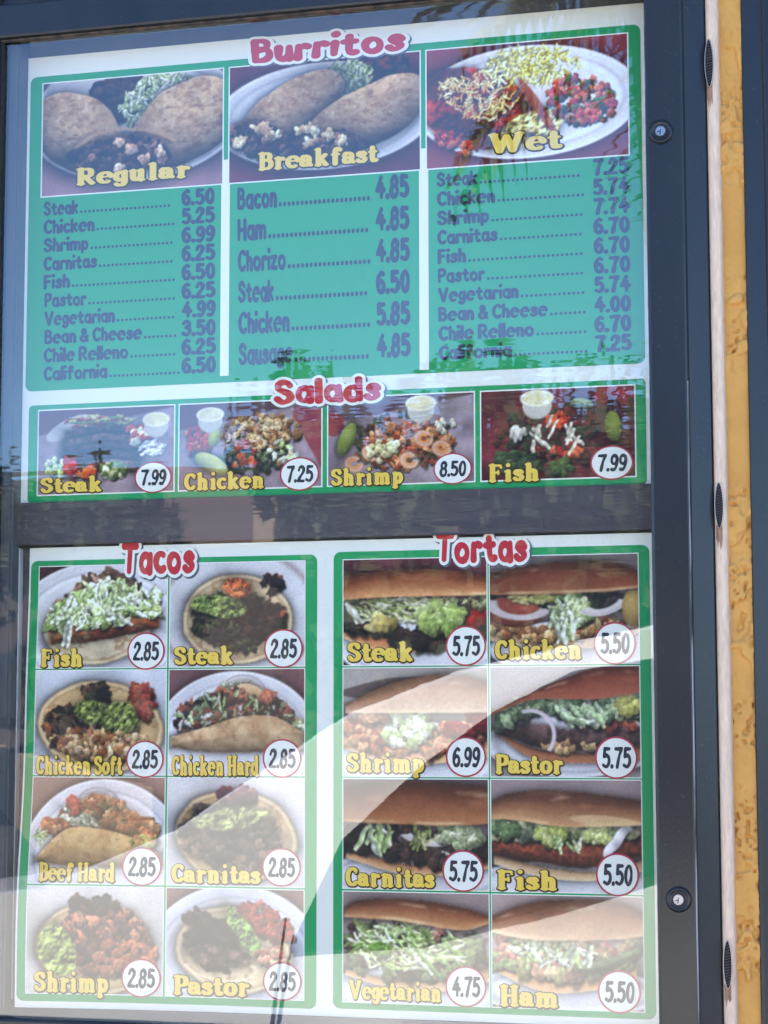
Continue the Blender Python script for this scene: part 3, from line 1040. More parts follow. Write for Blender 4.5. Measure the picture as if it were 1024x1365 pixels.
def torta_pastor(A, h):
    p = Paint(A, h, 34, (180, 168, 172))
    p.put(np.ones_like(p.X), p.tex((186, 172, 174), .03, 3))
    p.plate(A * .55, .7, A * .58, .3)
    p.bun([(.05, .6), (.3, .74), (.65, .78), (1, .7)], [(.05, .62), (.3, .84), (.65, .87), (1, .84)], (180, 110, 76), (190, 120, 86), False)
    p.slab([(.06, .5), (.3, .52), (.65, .58), (1, .56)], [(.06, .6), (.3, .72), (.65, .76), (1, .7)], (96, 72, 70), 12, .3)
    p.chunks(p.cover(p.ell(A * .55, .74, .3, .04)), 16, (.03, .05), [(206, 170, 120), (190, 140, 96)])
    p.chunks(p.cover(p.ell(A * .78, .5, .26, .06)), 14, (.06, .09), [(190, 96, 72), (176, 84, 70)])
    p.chunks(p.cover(p.band([(.04, .42), (.3, .3), (.7, .34), (1, .32)], [(.04, .58), (.3, .42), (.7, .5), (1, .46)])), 120, (.035, .075), [(110, 130, 96), (150, 168, 124), (84, 100, 76), (176, 190, 150)])
    p.shreds(p.cover(p.ell(A * .62, .44, .2, .08)), 40, (.1, .22), (.016, .03), [(206, 214, 190), (176, 196, 150)], (10, 60))
    p.chunks(p.cover(p.ell(A * .93, .36, .1, .07)), 10, (.05, .07), [(206, 196, 110)])
    p.ring(A * .27, .62, .22, .22, .018, 250, 400, 0, (222, 206, 214))
    p.bun([(0, .42), (.3, .22), (.7, .02), (1, .0)], [(0, .44), (.3, .3), (.7, .3), (1, .24)], (140, 66, 46), (176, 96, 70), False)
    return p.finish(.96)


def torta_carnitas(A, h):
    p = Paint(A, h, 35, (120, 96, 104))
    p.plate(A * .5, .88, A * .62, .24)
    p.bun([(.02, .64), (.4, .76), (.8, .78), (1, .7)], [(.02, .72), (.4, .86), (.8, .86), (1, .8)], (190, 130, 90), (226, 180, 130), False)
    p.chunks(p.cover(p.band([(.02, .44), (.4, .44), (.7, .46), (1, .5)], [(.02, .62), (.4, .74), (.7, .78), (1, .72)])), 130, (.035, .08), DARK + [(90, 64, 58)])
    p.shreds(p.cover(p.ell(A * .22, .54, .14, .1)), 12, (.16, .26), (.018, .03), LET_PALE, (60, 120), .4)
    p.ring(A * .6, .46, .26, .12, .028, 20, 170, 6, (222, 214, 210))
    p.chunks(p.cover(p.ell(A * .8, .52, .22, .1)), 40, (.04, .08), [(176, 180, 140), (150, 156, 116), (206, 202, 176)])
    p.shreds(p.cover(p.ell(A * .55, .5, .12, .08)), 12, (.1, .2), (.012, .02), [(206, 196, 150), (150, 160, 90)], (30, 150))
    p.bun([(0, .08), (.4, .02), (1, .06)], [(0, .4), (.4, .41), (.7, .42), (1, .4)], (128, 70, 44), (190, 122, 78))
    return p.finish(.97)


def torta_fish(A, h):
    p = Paint(A, h, 36, (150, 128, 132))
    p.put(np.ones_like(p.X), p.tex((156, 134, 138), .04, 3))
    p.plate(A * .5, .92, A * .64, .2)
    p.bun([(.02, .68), (.4, .78), (.75, .8), (1, .7)], [(.02, .76), (.4, .88), (.75, .88), (1, .8)], (206, 164, 124), (226, 194, 156), False)
    p.slab([(0, .52), (.35, .58), (.7, .56), (1, .46)], [(0, .66), (.35, .74), (.6, .78), (1, .66)], (134, 66, 46), 34, .22)
    p.chunks(p.cover(p.band([(.02, .38), (.5, .42), (.95, .44)], [(.02, .52), (.5, .5), (.95, .5)])), 90, (.035, .07), [(120, 130, 90), (176, 184, 140), (206, 196, 150), (96, 104, 84)])
    p.chunks(p.cover(p.ell(A * .12, .46, .12, .07)), 20, (.04, .07), [(96, 120, 80), (120, 144, 96)])
    p.chunks(p.cover(p.ell(A * .4, .5, .12, .08)), 40, (.035, .06), [(196, 200, 110), (170, 184, 90), (216, 214, 150)])
    p.chunks(p.cover(p.ell(A * .72, .48, .12, .07)), 30, (.035, .06), [(206, 206, 150), (190, 194, 120)])
    p.shreds(p.cover(p.ell(A * .5, .58, .14, .04)), 7, (.08, .14), (.014, .022), LET_PALE, (40, 110))
    p.shreds(p.cover(p.ell(A * .83, .55, .01, .01)), 1, (.34, .36), (.045, .05), [(222, 212, 220)], (-52, -50), .5)
    p.bun([(.0, .2), (.15, .12), (.5, .1), (1, .18)], [(.0, .36), (.15, .36), (.5, .42), (1, .4)], (128, 78, 54), (206, 152, 106))
    p.put(p.cover(p.ell(A * .75, .36, .3, .045, 4)), (226, 190, 140), .7)
    return p.finish()


def torta_vegetarian(A, h):
    p = Paint(A, h, 37, (156, 134, 134))
    p.plate(A * .5, .9, A * .62, .26)
    p.bun([(.02, .7), (.5, .8), (1, .66)], [(.02, .76), (.5, .9), (1, .78)], (206, 150, 110), (226, 186, 140), False)
    p.chunks(p.cover(p.band([(.02, .28), (.5, .3), (.96, .4)], [(.02, .72), (.5, .78), (.96, .66)])), 120, (.04, .08), [(110, 120, 76), (80, 90, 60), (140, 150, 96), (96, 70, 60)])
    p.shreds(p.cover(p.ell(A * .45, .5, .5, .2)), 150, (.12, .3), (.01, .02), LET + [(140, 150, 90)], (-30, 60))
    p.chunks(p.cover(p.ell(A * .26, .52, .08, .07)), 14, (.03, .05), [(130, 170, 70), (110, 150, 60)])
    p.chunks(p.cover(p.ell(A * .67, .36, .06, .03)), 4, (.03, .05), [(214, 150, 130)])
    p.bun([(.01, .16), (.1, .09), (.4, .06), (.8, .12), (1, .2)], [(.01, .24), (.1, .24), (.4, .26), (.8, .33), (1, .26)], (142, 80, 50), (206, 146, 100))
    return p.finish()


def torta_ham(A, h):
    p = Paint(A, h, 38, (176, 150, 150))
    p.put(np.ones_like(p.X), p.tex((184, 158, 156), .03, 3))
    p.plate(A * .5, .84, A * .62, .22)
    p.bun([(.05, .62), (.4, .74), (.95, .6)], [(.05, .7), (.4, .86), (.95, .76)], (210, 150, 100), (230, 180, 130), False)
    p.chunks(p.cover(p.band([(.04, .36), (.5, .42), (.97, .4)], [(.04, .62), (.5, .72), (.97, .58)])), 100, (.04, .09), [(196, 180, 120), (216, 160, 130), (150, 160, 110), (226, 196, 150), (190, 120, 110)])
    p.slab([(.55, .62), (.75, .56), (.98, .42)], [(.55, .68), (.75, .66), (.98, .5)], (110, 124, 90), 12, .2)
    p.shreds(p.cover(p.ell(A * .4, .5, .36, .1)), 50, (.1, .2), (.014, .024), LET_PALE)
    p.bun([(.0, .2), (.3, .06), (.8, .04), (1, .14)], [(.0, .34), (.3, .4), (.8, .38), (1, .34)], (170, 110, 80), (216, 168, 130))
    return p.finish()
# ------------------------------------------------------------------ materials of the board
FRAME = mat('slate_frame_paint', (0.010, 0.011, 0.014), .24, 0, .34, noise=((9, 9, 3), .25, (0.018, 0.019, 0.022)), bump=((260, 260, 260), .00012))
_nt = FRAME.node_tree
_n = _nt.nodes.new('ShaderNodeTexNoise')
_n.inputs['Scale'].default_value = 240
_n.inputs['Detail'].default_value = 1
_r = _nt.nodes.new('ShaderNodeValToRGB')
_r.color_ramp.elements[0].position = .74
_r.color_ramp.elements[1].position = .80
_m = _nt.nodes.new('ShaderNodeMix')
_m.data_type = 'RGBA'
_bs = _nt.nodes['Principled BSDF']
_src = _bs.inputs['Base Color'].links[0].from_socket
_nt.links.new(_n.outputs[0], _r.inputs[0])
_nt.links.new(_r.outputs[0], _m.inputs[0])
_nt.links.new(_src, _m.inputs[6])
_m.inputs[7].default_value = (.16, .15, .14, 1)
_nt.links.new(_m.outputs[2], _bs.inputs['Base Color'])
INNER = mat('inner_channel_metal', (0.085, 0.09, 0.10), .5, 0, .4, noise=((20, 20, 3), .3, (0.11, 0.112, 0.118)))
GASKET_SHADE = mat('black_gasket_and_shade', (0.012, 0.011, 0.011), .7)
DUSTY = mat('dusty_brown_gasket', (0.10, 0.065, 0.045), .9, noise=((60, 20, 20), .1, (0.03, 0.024, 0.022)))
BACK = mat('back_panel_grey', (0.075, 0.075, 0.085), .6)
BARM = mat('crossbar_brown_grey', (0.065, 0.052, 0.056), .55, 0, .3, noise=((2.2, 30, 70), .22, (0.095, 0.078, 0.08)))
PALE = mat('pale_side_metal', (0.74, 0.53, 0.37), .65, noise=((300, 300, 60), .2, (0.56, 0.40, 0.28)))
CHROME = mat('bright_steel', (0.42, 0.42, 0.44), .35, 1.0, noise=((700, 700, 700), .2, (0.2, 0.2, 0.22)))
STEEL_DARK = mat('dark_steel', (0.17, 0.12, 0.11), .4, .6)
RUST = mat('rust_streak', (0.20, 0.085, 0.05), .9, noise=((160, 160, 20), .2, (0.36, 0.22, 0.14)))
LINEM = mat('pale_edge_strip', (0.62, 0.60, 0.57), .6)

PAPER = mat('white_poster_paper', (0.88, 0.83, 0.70), .5, 0, .3, noise=((3, 3, 3), .3, (0.84, 0.795, 0.67)))
GREEN = mat('printed_green', (0.012, 0.31, 0.085), .5, 0, .3, noise=((5, 5, 5), .3, (0.018, 0.34, 0.10)))
WHITE = mat('printed_white', (0.88, 0.835, 0.71), .5, 0, .3)
INK = mat('printed_dark_ink', (0.028, 0.028, 0.04), .5, 0, .3)
RED = mat('printed_red', (0.56, 0.025, 0.035), .5, 0, .3)
RINGRED = mat('printed_badge_red', (0.46, 0.035, 0.055), .5, 0, .3)
YELLOW = mat('printed_yellow', (0.90, 0.55, 0.055), .5, 0, .3, noise=((60, 60, 60), .3, (0.86, 0.60, 0.11)))
BROWN = mat('printed_caption_outline', (0.06, 0.035, 0.012), .6, 0, .2)
SHADOWG = mat('printed_heading_shadow', (0.13, 0.13, 0.14), .6, 0, .2)

PRINT = bpy.data.materials.new('printed_photo')
PRINT.use_nodes = True
_b = PRINT.node_tree.nodes['Principled BSDF']
_b.inputs['Roughness'].default_value = .5
_b.inputs['Specular IOR Level'].default_value = .3
_a = PRINT.node_tree.nodes.new('ShaderNodeAttribute')
_a.attribute_name = 'ink'
PRINT.node_tree.links.new(_a.outputs['Color'], _b.inputs['Base Color'])

# clear glazing with the faint waviness of sheet plastic
PANE = bpy.data.materials.new('wavy_clear_glazing')
PANE.use_nodes = True
nt = PANE.node_tree
nt.nodes.clear()
out = nt.nodes.new('ShaderNodeOutputMaterial')
mix = nt.nodes.new('ShaderNodeMixShader')
tr = nt.nodes.new('ShaderNodeBsdfTransparent')
tr.inputs[0].default_value = (0.955, 0.965, 0.97, 1)
gl = nt.nodes.new('ShaderNodeBsdfGlossy')
gl.inputs['Roughness'].default_value = 0.012
fr = nt.nodes.new('ShaderNodeFresnel')
fr.inputs['IOR'].default_value = 1.98
geo = nt.nodes.new('ShaderNodeNewGeometry')
tc = nt.nodes.new('ShaderNodeTexCoord')
acc = geo.outputs['Normal']
sep = nt.nodes.new('ShaderNodeSeparateXYZ')
nt.links.new(tc.outputs['Object'], sep.inputs[0])
belt = nt.nodes.new('ShaderNodeValToRGB')
mr = nt.nodes.new('ShaderNodeMapRange')
mr.inputs['From Min'].default_value = GZ - 1.25
mr.inputs['From Max'].default_value = GZ + .05
nt.links.new(sep.outputs['Z'], mr.inputs['Value'])
nt.links.new(mr.outputs[0], belt.inputs[0])
ce = belt.color_ramp.elements
ce[0].position, ce[0].color = .36, (.10, .10, .10, 1)
ce[1].position, ce[1].color = .92, (.30, .30, .30, 1)
for ps, vv in ((.50, .9), (.58, 1.0), (.66, .9), (.76, .45)):
    el_ = ce.new(ps)
    el_.color = (vv, vv, vv, 1)
for scl, amp in (((2.5, 1, 55), (0.0016, 0, 0.014)), ((1.2, 1, 5), (0.002, 0, 0.0030)), ((7, 1, 190), (0.0, 0, 0.016))):
    mp = nt.nodes.new('ShaderNodeMapping')
    mp.inputs['Scale'].default_value = scl
    mp.inputs['Rotation'].default_value = (0, R(-2.2), 0)
    nt.links.new(tc.outputs['Object'], mp.inputs[0])
    nz = nt.nodes.new('ShaderNodeTexNoise')
    nz.inputs['Scale'].default_value = 1
    nz.inputs['Detail'].default_value = 2
    nt.links.new(mp.outputs[0], nz.inputs[0])
    sb = nt.nodes.new('ShaderNodeVectorMath')
    sb.operation = 'SUBTRACT'
    sb.inputs[1].default_value = (.5, .5, .5)
    nt.links.new(nz.outputs['Color'], sb.inputs[0])
    ml = nt.nodes.new('ShaderNodeVectorMath')
    ml.operation = 'MULTIPLY'
    ml.inputs[1].default_value = amp
    nt.links.new(sb.outputs[0], ml.inputs[0])
    ad = nt.nodes.new('ShaderNodeVectorMath')
    ad.operation = 'ADD'
    nt.links.new(acc, ad.inputs[0])
    bl = nt.nodes.new('ShaderNodeVectorMath')
    bl.operation = 'MULTIPLY'
    nt.links.new(ml.outputs[0], bl.inputs[0])
    nt.links.new(belt.outputs[0], bl.inputs[1])
    nt.links.new(bl.outputs[0], ad.inputs[1])
    acc = ad.outputs[0]
nm = nt.nodes.new('ShaderNodeVectorMath')
nm.operation = 'NORMALIZE'
nt.links.new(acc, nm.inputs[0])
nt.links.new(nm.outputs[0], gl.inputs['Normal'])
inv = nt.nodes.new('ShaderNodeMath')
inv.operation = 'SUBTRACT'
inv.inputs[0].default_value = 1
nt.links.new(geo.outputs['Backfacing'], inv.inputs[1])
mu = nt.nodes.new('ShaderNodeMath')
mu.operation = 'MULTIPLY'
nt.links.new(fr.outputs[0], mu.inputs[0])
nt.links.new(inv.outputs[0], mu.inputs[1])
nt.links.new(mu.outputs[0], mix.inputs[0])
nt.links.new(tr.outputs[0], mix.inputs[1])
nt.links.new(gl.outputs[0], mix.inputs[2])
nt.links.new(mix.outputs[0], out.inputs[0])

# ------------------------------------------------------------------ the wall
WALL_Y = -0.040           # face of the stucco; the cases are let into the wall
TOP = GZ + 0.044          # underside of the case's top rail
BOT = GZ - 1.214          # upper edge of its bottom rail
XL, XR = -0.036, 0.808    # clear opening of the case
X2 = .9225 + .0718        # the neighbour's opening starts here
X2R = X2 + .84

STUCCO = mat('tan_stucco', srgb(212, 156, 84), .9, 0, .2, noise=((30, 30, 30), .3, srgb(196, 142, 74)), bump=((900, 900, 900), .0006))
wall = empty('stucco_wall', (0.4, WALL_Y, 0))
tag(wall, 'tan trowelled stucco wall showing between the two dark menu cases', 'wall')
WB = WALL_Y + .3
for x0_, x1_, z0_, z1_ in ((-3.0, XL - .079, 0, 2.72), (X2R + .079, 4.6, 0, 2.72), (XL - .0789, X2R + .0789, 0, BOT - .084), (XL - .0789, X2R + .0789, TOP + .084, 2.72)):
    box('wall_field', x0_, x1_, WALL_Y, WB, z0_, z1_, STUCCO, wall)
box('wall_pier', XR + .079, X2 - .079, WALL_Y + .008, WB, BOT - .0839, TOP + .0839, STUCCO, wall)


def vnoise(X, Z, f, seed):
    rs = np.random.RandomState(seed)
    g = rs.rand(256, 256)
    u, v = X * f, Z * f
    i, j = np.floor(u).astype(int), np.floor(v).astype(int)
    a, b = u - i, v - j
    a, b = a * a * (3 - 2 * a), b * b * (3 - 2 * b)
    i0, j0, i1, j1 = i % 256, j % 256, (i + 1) % 256, (j + 1) % 256
    return (g[j0, i0] * (1 - a) + g[j0, i1] * a) * (1 - b) + (g[j1, i0] * (1 - a) + g[j1, i1] * a) * b


def stucco_patch():
    xs = np.linspace(.882, .9232, 46)
    zs = np.linspace(BOT - .0835, TOP + .0835, 1000)
    X, Z = np.meshgrid(xs, zs)
    wx = X + .006 * (vnoise(X, Z, 60, 1) - .5)
    wz = Z + .010 * (vnoise(X, Z, 50, 2) - .5)
    n = .6 * vnoise(wx, wz, 42, 3) + .4 * vnoise(wx, wz, 90, 4)
    skip = 1 / (1 + np.exp(-(n - .52) * 60))                 # knocked-down plateaus with sharp lips
    area = np.clip((vnoise(X, Z, 14, 9) - .38) * 5, 0, 1)
    pits = np.clip(vnoise(wx, wz, 210, 5) - .66, 0, 1) * .022 * np.clip((vnoise(X, Z, 20, 8) - .4) * 4, 0, 1)
    hgt = .0048 * skip * area + .0016 * vnoise(X, Z, 25, 6) + .0011 * vnoise(X, Z, 260, 7) - pits
    V = np.stack([X, WALL_Y - hgt, Z], -1).reshape(-1, 3)
    nx = len(xs)
    idx = np.arange(len(V)).reshape(len(zs), nx)
    F = np.stack([idx[:-1, :-1], idx[:-1, 1:], idx[1:, 1:], idx[1:, :-1]], -1).reshape(-1, 4)
    return mesh_obj('stucco_coat', V, F.tolist(), STUCCO, wall, smooth=True)


stucco_patch()

# ------------------------------------------------------------------ the display case
case = empty('menu_case', (0.4, .17, BOT))
tag(case, 'dark slate glazed menu case holding the two food posters', 'menu board', 'wall menu cases')


def stile_profile(xi, s):
    """front-to-back section of an upright; xi = inner edge, s = +1 grows to the right"""
    p = [(0, -.030), (0, -.0575), (.0012, -.0605), (.004, -.0615), (.043, -.0618), (.0455, -.0612), (.0475, -.0585), (.067, -.0490), (.0705, -.0475), (.0718, -.046), (.0718, -.018), (.004, -.018), (.004, -.030)]
    return [(xi + s * a, b) for a, b in p]


CB = .172


def build_case(root, xl, xr):
    extrude_profile('frame_stile', stile_profile(xr, 1), BOT - .075, TOP + .075, FRAME, root)
    extrude_profile('frame_stile', stile_profile(xl, -1), BOT - .075, TOP + .075, FRAME, root)
    extrude_profile('frame_rail', [(TOP + a, b) for a, b in stile_profile(0, 1)], xl - .0001, xr + .0001, FRAME, root, 'x')
    extrude_profile('frame_rail', [(BOT - a, b) for a, b in stile_profile(0, 1)], xl - .0001, xr + .0001, FRAME, root, 'x')
    # body of the cabinet behind the door
    for x0, x1 in ((xr + .0715, xr + .0745), (xl - .0745, xl - .0715)):
        box('side_panel', x0, x1, -.012, CB, BOT - .08, TOP + .08, PALE, root)
    box('top_panel', xl - .0712, xr + .0712, -.012, CB, TOP + .077, TOP + .080, PALE, root)
    box('bottom_panel', xl - .0712, xr + .0712, -.012, CB, BOT - .080, BOT - .077, PALE, root)
    box('back_panel', xl - .07, xr + .07, .012, .016, BOT - .076, TOP + .076, BACK, root)
    # slim dark reveal between door and body
    box('door_reveal', xr + .058, xr + .0712, -.0175, -.0135, BOT - .07, TOP + .07, GASKET_SHADE, root)
    g = box('glazing_pane', xl - .006, xr + .003, -.048, -.045, BOT - .006, TOP + .006, PANE, root)
    box('pane_gasket', xl, xr, -.0555, -.0482, TOP - .0022, TOP - .0002, DUSTY, root)
    box('pane_gasket', xl + .0002, xl + .0018, -.0555, -.0482, BOT, TOP - .0024, GASKET_SHADE, root)
    return g


build_case(case, XL, XR)
WORN = mat('worn_arris', (0.012, 0.013, 0.016), .35, 0, .4, noise=((300, 300, 9), .09, (0.30, 0.30, 0.30)))
extrude_profile('worn_edge', [(XR + .0446, -.0617), (XR + .0450, -.0623), (XR + .0458, -.0621), (XR + .0464, -.0608), (XR + .0450, -.0600)], BOT - .07, GZ - .45, WORN, case)
# inner retaining channel seen through the glazing on the left and along the top
extrude_profile('inner_channel', [(XL - .03, .010), (XL - .03, -.026), (XL + .010, -.026), (XL + .0105, -.020), (XL + .0125, -.020), (XL + .0125, .010)], BOT - .05, TOP + .05, INNER, case)
extrude_profile('inner_channel', [(XR + .03, .010), (XR + .03, -.02), (XR + .012, -.02), (XR + .012, .010)], BOT - .05, TOP + .05, INNER, case)
box('inner_header', XL + .0126, XR + .0118, .0045, .0115, GZ + .030, TOP + .05, INNER, case)
box('inner_footer', XL + .0126, XR + .0118, -.004, .0115, BOT - .05, GZ - 1.2075, INNER, case)
# divider rail between the two posters
box('divider_rail', -.0305, XR + .0115, -.0085, .010, GZ - .6195, GZ - .5638, BARM, case, .0012)
box('divider_painted_shadow', -.0295, XR + .0115, -.0005, .0098, GZ - .6222, GZ - .6196, GASKET_SHADE, case)  # black strip standing in for the shadow line under the rail
box('pale_end_strip', -.0335, -.0308, -.0075, .0098, GZ - .6195, GZ - .5638, LINEM, case)
box('backing_board_edge', -.0262, -.0222, -.001, .0098, GZ - 1.2, GZ - .6225, LINEM, case)


def case_screw(u, v):
    x, z = pix(u, v, -.062)
    bm = bmesh.new()
    prof = [(.0148, 0), (.0148, .0012), (.0128, .0030), (.0110, .0034), (.0104, .0026), (.0084, .0026)]
    n = 40
    rings = [[bm.verts.new((x + r * math.cos(2 * math.pi * k / n), -.0617 - h_, z + r * math.sin(2 * math.pi * k / n))) for k in range(n)] for r, h_ in prof]
    for a, b in zip(rings, rings[1:]):
        for k in range(n):
            bm.faces.new((a[k], a[(k + 1) % n], b[(k + 1) % n], b[k]))
    bm.faces.new(rings[-1])
    o = bm_obj('lock_rosette', bm, FRAME, case, True)
    o['label'] = 'round dark collar on the frame with a bright lock face in it'
    for name, rad, y0, y1, mt in (('lock_ring', .0082, -.0640, -.0660, GASKET_SHADE), ('lock_face', .0062, -.0661, -.0668, CHROME)):
        bm = bmesh.new()
        bmesh.ops.create_cone(bm, cap_ends=True, segments=36, radius1=rad, radius2=rad * .93, depth=abs(y1 - y0))
        for vv in bm.verts:
            vv.co = Vector((x + vv.co.x, (y0 + y1) / 2 - vv.co.z, z + vv.co.y))
        bm_obj(name, bm, mt, o)
    # key slot cut: dark bent slot on the face
    bm = bmesh.new()
    for a, L, w in ((R(200), .0042, .0011), (R(262), .0046, .0012), (R(80), .0026, .0009)):
        d = Vector((math.cos(a), 0, math.sin(a)))
        nn = Vector((-d.z, 0, d.x))
        c = Vector((x, -.0671, z))
        q = [bm.verts.new(c + nn * w * .5), bm.verts.new(c + d * L + nn * w * .5), bm.verts.new(c + d * L - nn * w * .5), bm.verts.new(c - nn * w * .5)]
        bm.faces.new(q)
    bm_obj('key_slot', bm, GASKET_SHADE, o)


case_screw(881, 176)
case_screw(905, 1199)


# pale rounded edge trim between the case and the stucco
TX0, TX1 = XR + .0722, XR + .0885


def trim_y(x):
    t = (x - TX0) / (TX1 - TX0)
    return -.0435 - .0085 * math.sqrt(max(0, 1 - (2 * t - 1) ** 2)) ** .8


nprof = [(TX0 + (TX1 - TX0) * k / 12, trim_y(TX0 + (TX1 - TX0) * k / 12)) for k in range(13)]
extrude_profile('edge_trim', nprof + [(TX1, -.030), (TX0, -.030)], BOT - .075, TOP + .075, PALE, case)


def side_vent(v0, v1, du=0.0):
    """upright lens-shaped louvred slot standing proud of the edge trim"""
    xc = TX0 + .0065 + du
    z0, z1 = pix(955, v1, -.05)[1], pix(955, v0, -.05)[1]
    zc, hz, hx = (z0 + z1) / 2, (z1 - z0) / 2, .0056
    n = 48

    def loop(k, y):
        return [(xc + hx * k * math.copysign(abs(math.cos(t)) ** 1.25, math.cos(t)), y, zc + hz * (1 - (1 - k) * hx / hz * 1.2) * math.sin(t)) for t in [2 * math.pi * q / n for q in range(n)]]
    bm = bmesh.new()
    rings = [[bm.verts.new(c) for c in loop(k, y)] for k, y in ((1.0, -.0500), (.97, -.0545), (.88, -.0556), (.80, -.0550), (.78, -.0525))]
    for a, b in zip(rings, rings[1:]):
        for k in range(n):
            bm.faces.new((a[k], a[(k + 1) % n], b[(k + 1) % n], b[k]))
    vent = bm_obj('side_vent', bm, RIMM, case, True)
    vent['label'] = 'narrow ribbed metal slot on the pale edge trim'
    bm = bmesh.new()
    bm.faces.new([bm.verts.new(c) for c in loop(.8, -.0526)])
    bm_obj('vent_recess', bm, GASKET_SHADE, vent)
    ns = 15
    for k in range(ns):
        f = (k + .5) / ns * 1.7 - .85
        zz = zc + f * hz
        hw = hx * .80 * max(.05, 1 - f * f) ** .6
        t = hz / ns * .36
        sl = hz / ns * .55
        p = [(xc - hw, zz - sl), (xc + hw, zz + sl)]
        V = []
        for (x, z), y0 in ((p[0], -.0548), (p[1], -.0548)):
            V += [(x, -.0527, z - t * .8), (x, y0 - .0006, z - t * .2), (x, y0 - .0004, z + t * .4), (x, -.0527, z + t)]
        mesh_obj('louvre_slat', V, [(0, 1, 5, 4), (1, 2, 6, 5), (2, 3, 7, 6), (3, 2, 1, 0), (4, 5, 6, 7)], STEEL_DARK, vent)
    # rust run below the slot, following the trim
    rs = np.random.RandomState(int(v0))
    V, F = [], []
    for q in range(9):
        xx = xc - .0042 + q * .00095
        ln = hz * (.35 + .9 * rs.rand() * (1 - abs(q - 4) / 5))
        y = trim_y(xx) - .0003
        V += [(xx, y, zc - hz * .8), (xx, y, zc - hz - ln)]
    for q in range(8):
        F.append((2 * q, 2 * q + 1, 2 * q + 3, 2 * q + 2))
    mesh_obj('rust_streak', V, F, RUST, vent)


RIMM = mat('worn_rim_metal', (0.5, 0.42, 0.38), .3, .9)
side_vent(52, 118, -.002)
side_vent(643, 706)
side_vent(1252, 1318)

# the neighbouring case, of which only the left upright shows
case2 = empty('menu_case', (1.42, .17, BOT))
tag(case2, 'second dark menu case beyond the stucco strip, only its edge in view', 'menu board', 'wall menu cases')
build_case(case2, X2, X2R)

# ------------------------------------------------------------------ posters
D1 = 4e-4


def place_upper(x, z, d):
    return (x, -d, z)


def bulge(x, z):
    """the lower poster has come loose and bows towards the glazing along its left edge"""
    t = np.clip((.30 - x) / .32, 0, 1)
    s = np.clip((GZ - .70 - z) / .5, 0, 1)
    s = s * s * (3 - 2 * s)
    wob = .0022 * np.sin((z - GZ) * 22)
    return (.024 * s + wob * t) * t * t


def place_lower(x, z, d):
    return (x, -d - float(bulge(x, z)), z)


def sheet_mesh(name, x0, x1, z0, z1, d, mt, place, parent, nx=24, nz=24, rad=0.0):
    """flat print, gridded so it can follow the paper; rad rounds the corners"""
    if rad:
        cs = []
        for cx, cz, a0 in ((x1 - rad, z1 - rad, 0), (x0 + rad, z1 - rad, 90), (x0 + rad, z0 + rad, 180), (x1 - rad, z0 + rad, 270)):
            cs += [(cx + rad * math.cos(R(a0 + k * 15)), cz + rad * math.sin(R(a0 + k * 15))) for k in range(7)]
        xs = sorted({round(c[0], 6) for c in cs} | {round(v, 6) for v in np.linspace(x0 + rad, x1 - rad, nx)})
        V, F = [], []
        # columns between the rounded ends, each with its own height
        def span(x):
            e = max(0.0, max(x0 + rad - x, x - (x1 - rad)))
            h_ = rad - math.sqrt(max(0, rad * rad - e * e))
            return z0 + h_, z1 - h_
        for x in xs:
            a, b = span(x)
            for k in range(nz + 1):
                V.append(place(x, a + (b - a) * k / nz, d))
        for i in range(len(xs) - 1):
            for k in range(nz):
                q = i * (nz + 1) + k
                F.append((q, q + nz + 1, q + nz + 2, q + 1))
        return mesh_obj(name, V, F, mt, parent)
    V = [place(x0 + (x1 - x0) * i / nx, z0 + (z1 - z0) * k / nz, d) for i in range(nx + 1) for k in range(nz + 1)]
    F = [(i * (nz + 1) + k, (i + 1) * (nz + 1) + k, (i + 1) * (nz + 1) + k + 1, i * (nz + 1) + k + 1) for i in range(nx) for k in range(nz)]
    return mesh_obj(name, V, F, mt, parent)


def paper(name, x0, x1, z0, z1, place, root):
    """the sheet itself, 0.3 mm thick with a back face"""
    nx = nz = 30
    V, F = [], []
    for side in (0, 1):
        for i in range(nx + 1):
            for k in range(nz + 1):
                x, y, z = place(x0 + (x1 - x0) * i / nx, z0 + (z1 - z0) * k / nz, 0.0)
                V.append((x, y + side * 4e-4, z))
    S = (nx + 1) * (nz + 1)
    at = lambda i, k, s=0: s * S + i * (nz + 1) + k
    for i in range(nx):
        for k in range(nz):
            F.append((at(i, k), at(i + 1, k), at(i + 1, k + 1), at(i, k + 1)))
            F.append((at(i, k, 1), at(i, k + 1, 1), at(i + 1, k + 1, 1), at(i + 1, k, 1)))
    for i in range(nx):
        F.append((at(i, 0, 1), at(i + 1, 0, 1), at(i + 1, 0), at(i, 0)))
        F.append((at(i, nz), at(i + 1, nz), at(i + 1, nz, 1), at(i, nz, 1)))
    for k in range(nz):
        F.append((at(0, k), at(0, k + 1), at(0, k + 1, 1), at(0, k, 1)))
        F.append((at(nx, k, 1), at(nx, k + 1, 1), at(nx, k + 1), at(nx, k)))
    return mesh_obj('paper_sheet', V, F, PAPER, root)


upper = empty('menu_poster', (.39, 0, GZ - .5635))
tag(upper, 'white poster of burritos and salads with green panels, above the divider rail', 'poster')
lower = empty('menu_poster', (.39, 0, GZ - 1.2))
tag(lower, 'white poster of tacos and tortas, its left edge bowed, below the divider rail', 'poster')
paper('p', -.0229, .8195, GZ - .5630, GZ + .0362, place_upper, upper)
paper('p', -.0095, .8195, GZ - 1.2065, GZ - .6225, place_lower, lower)


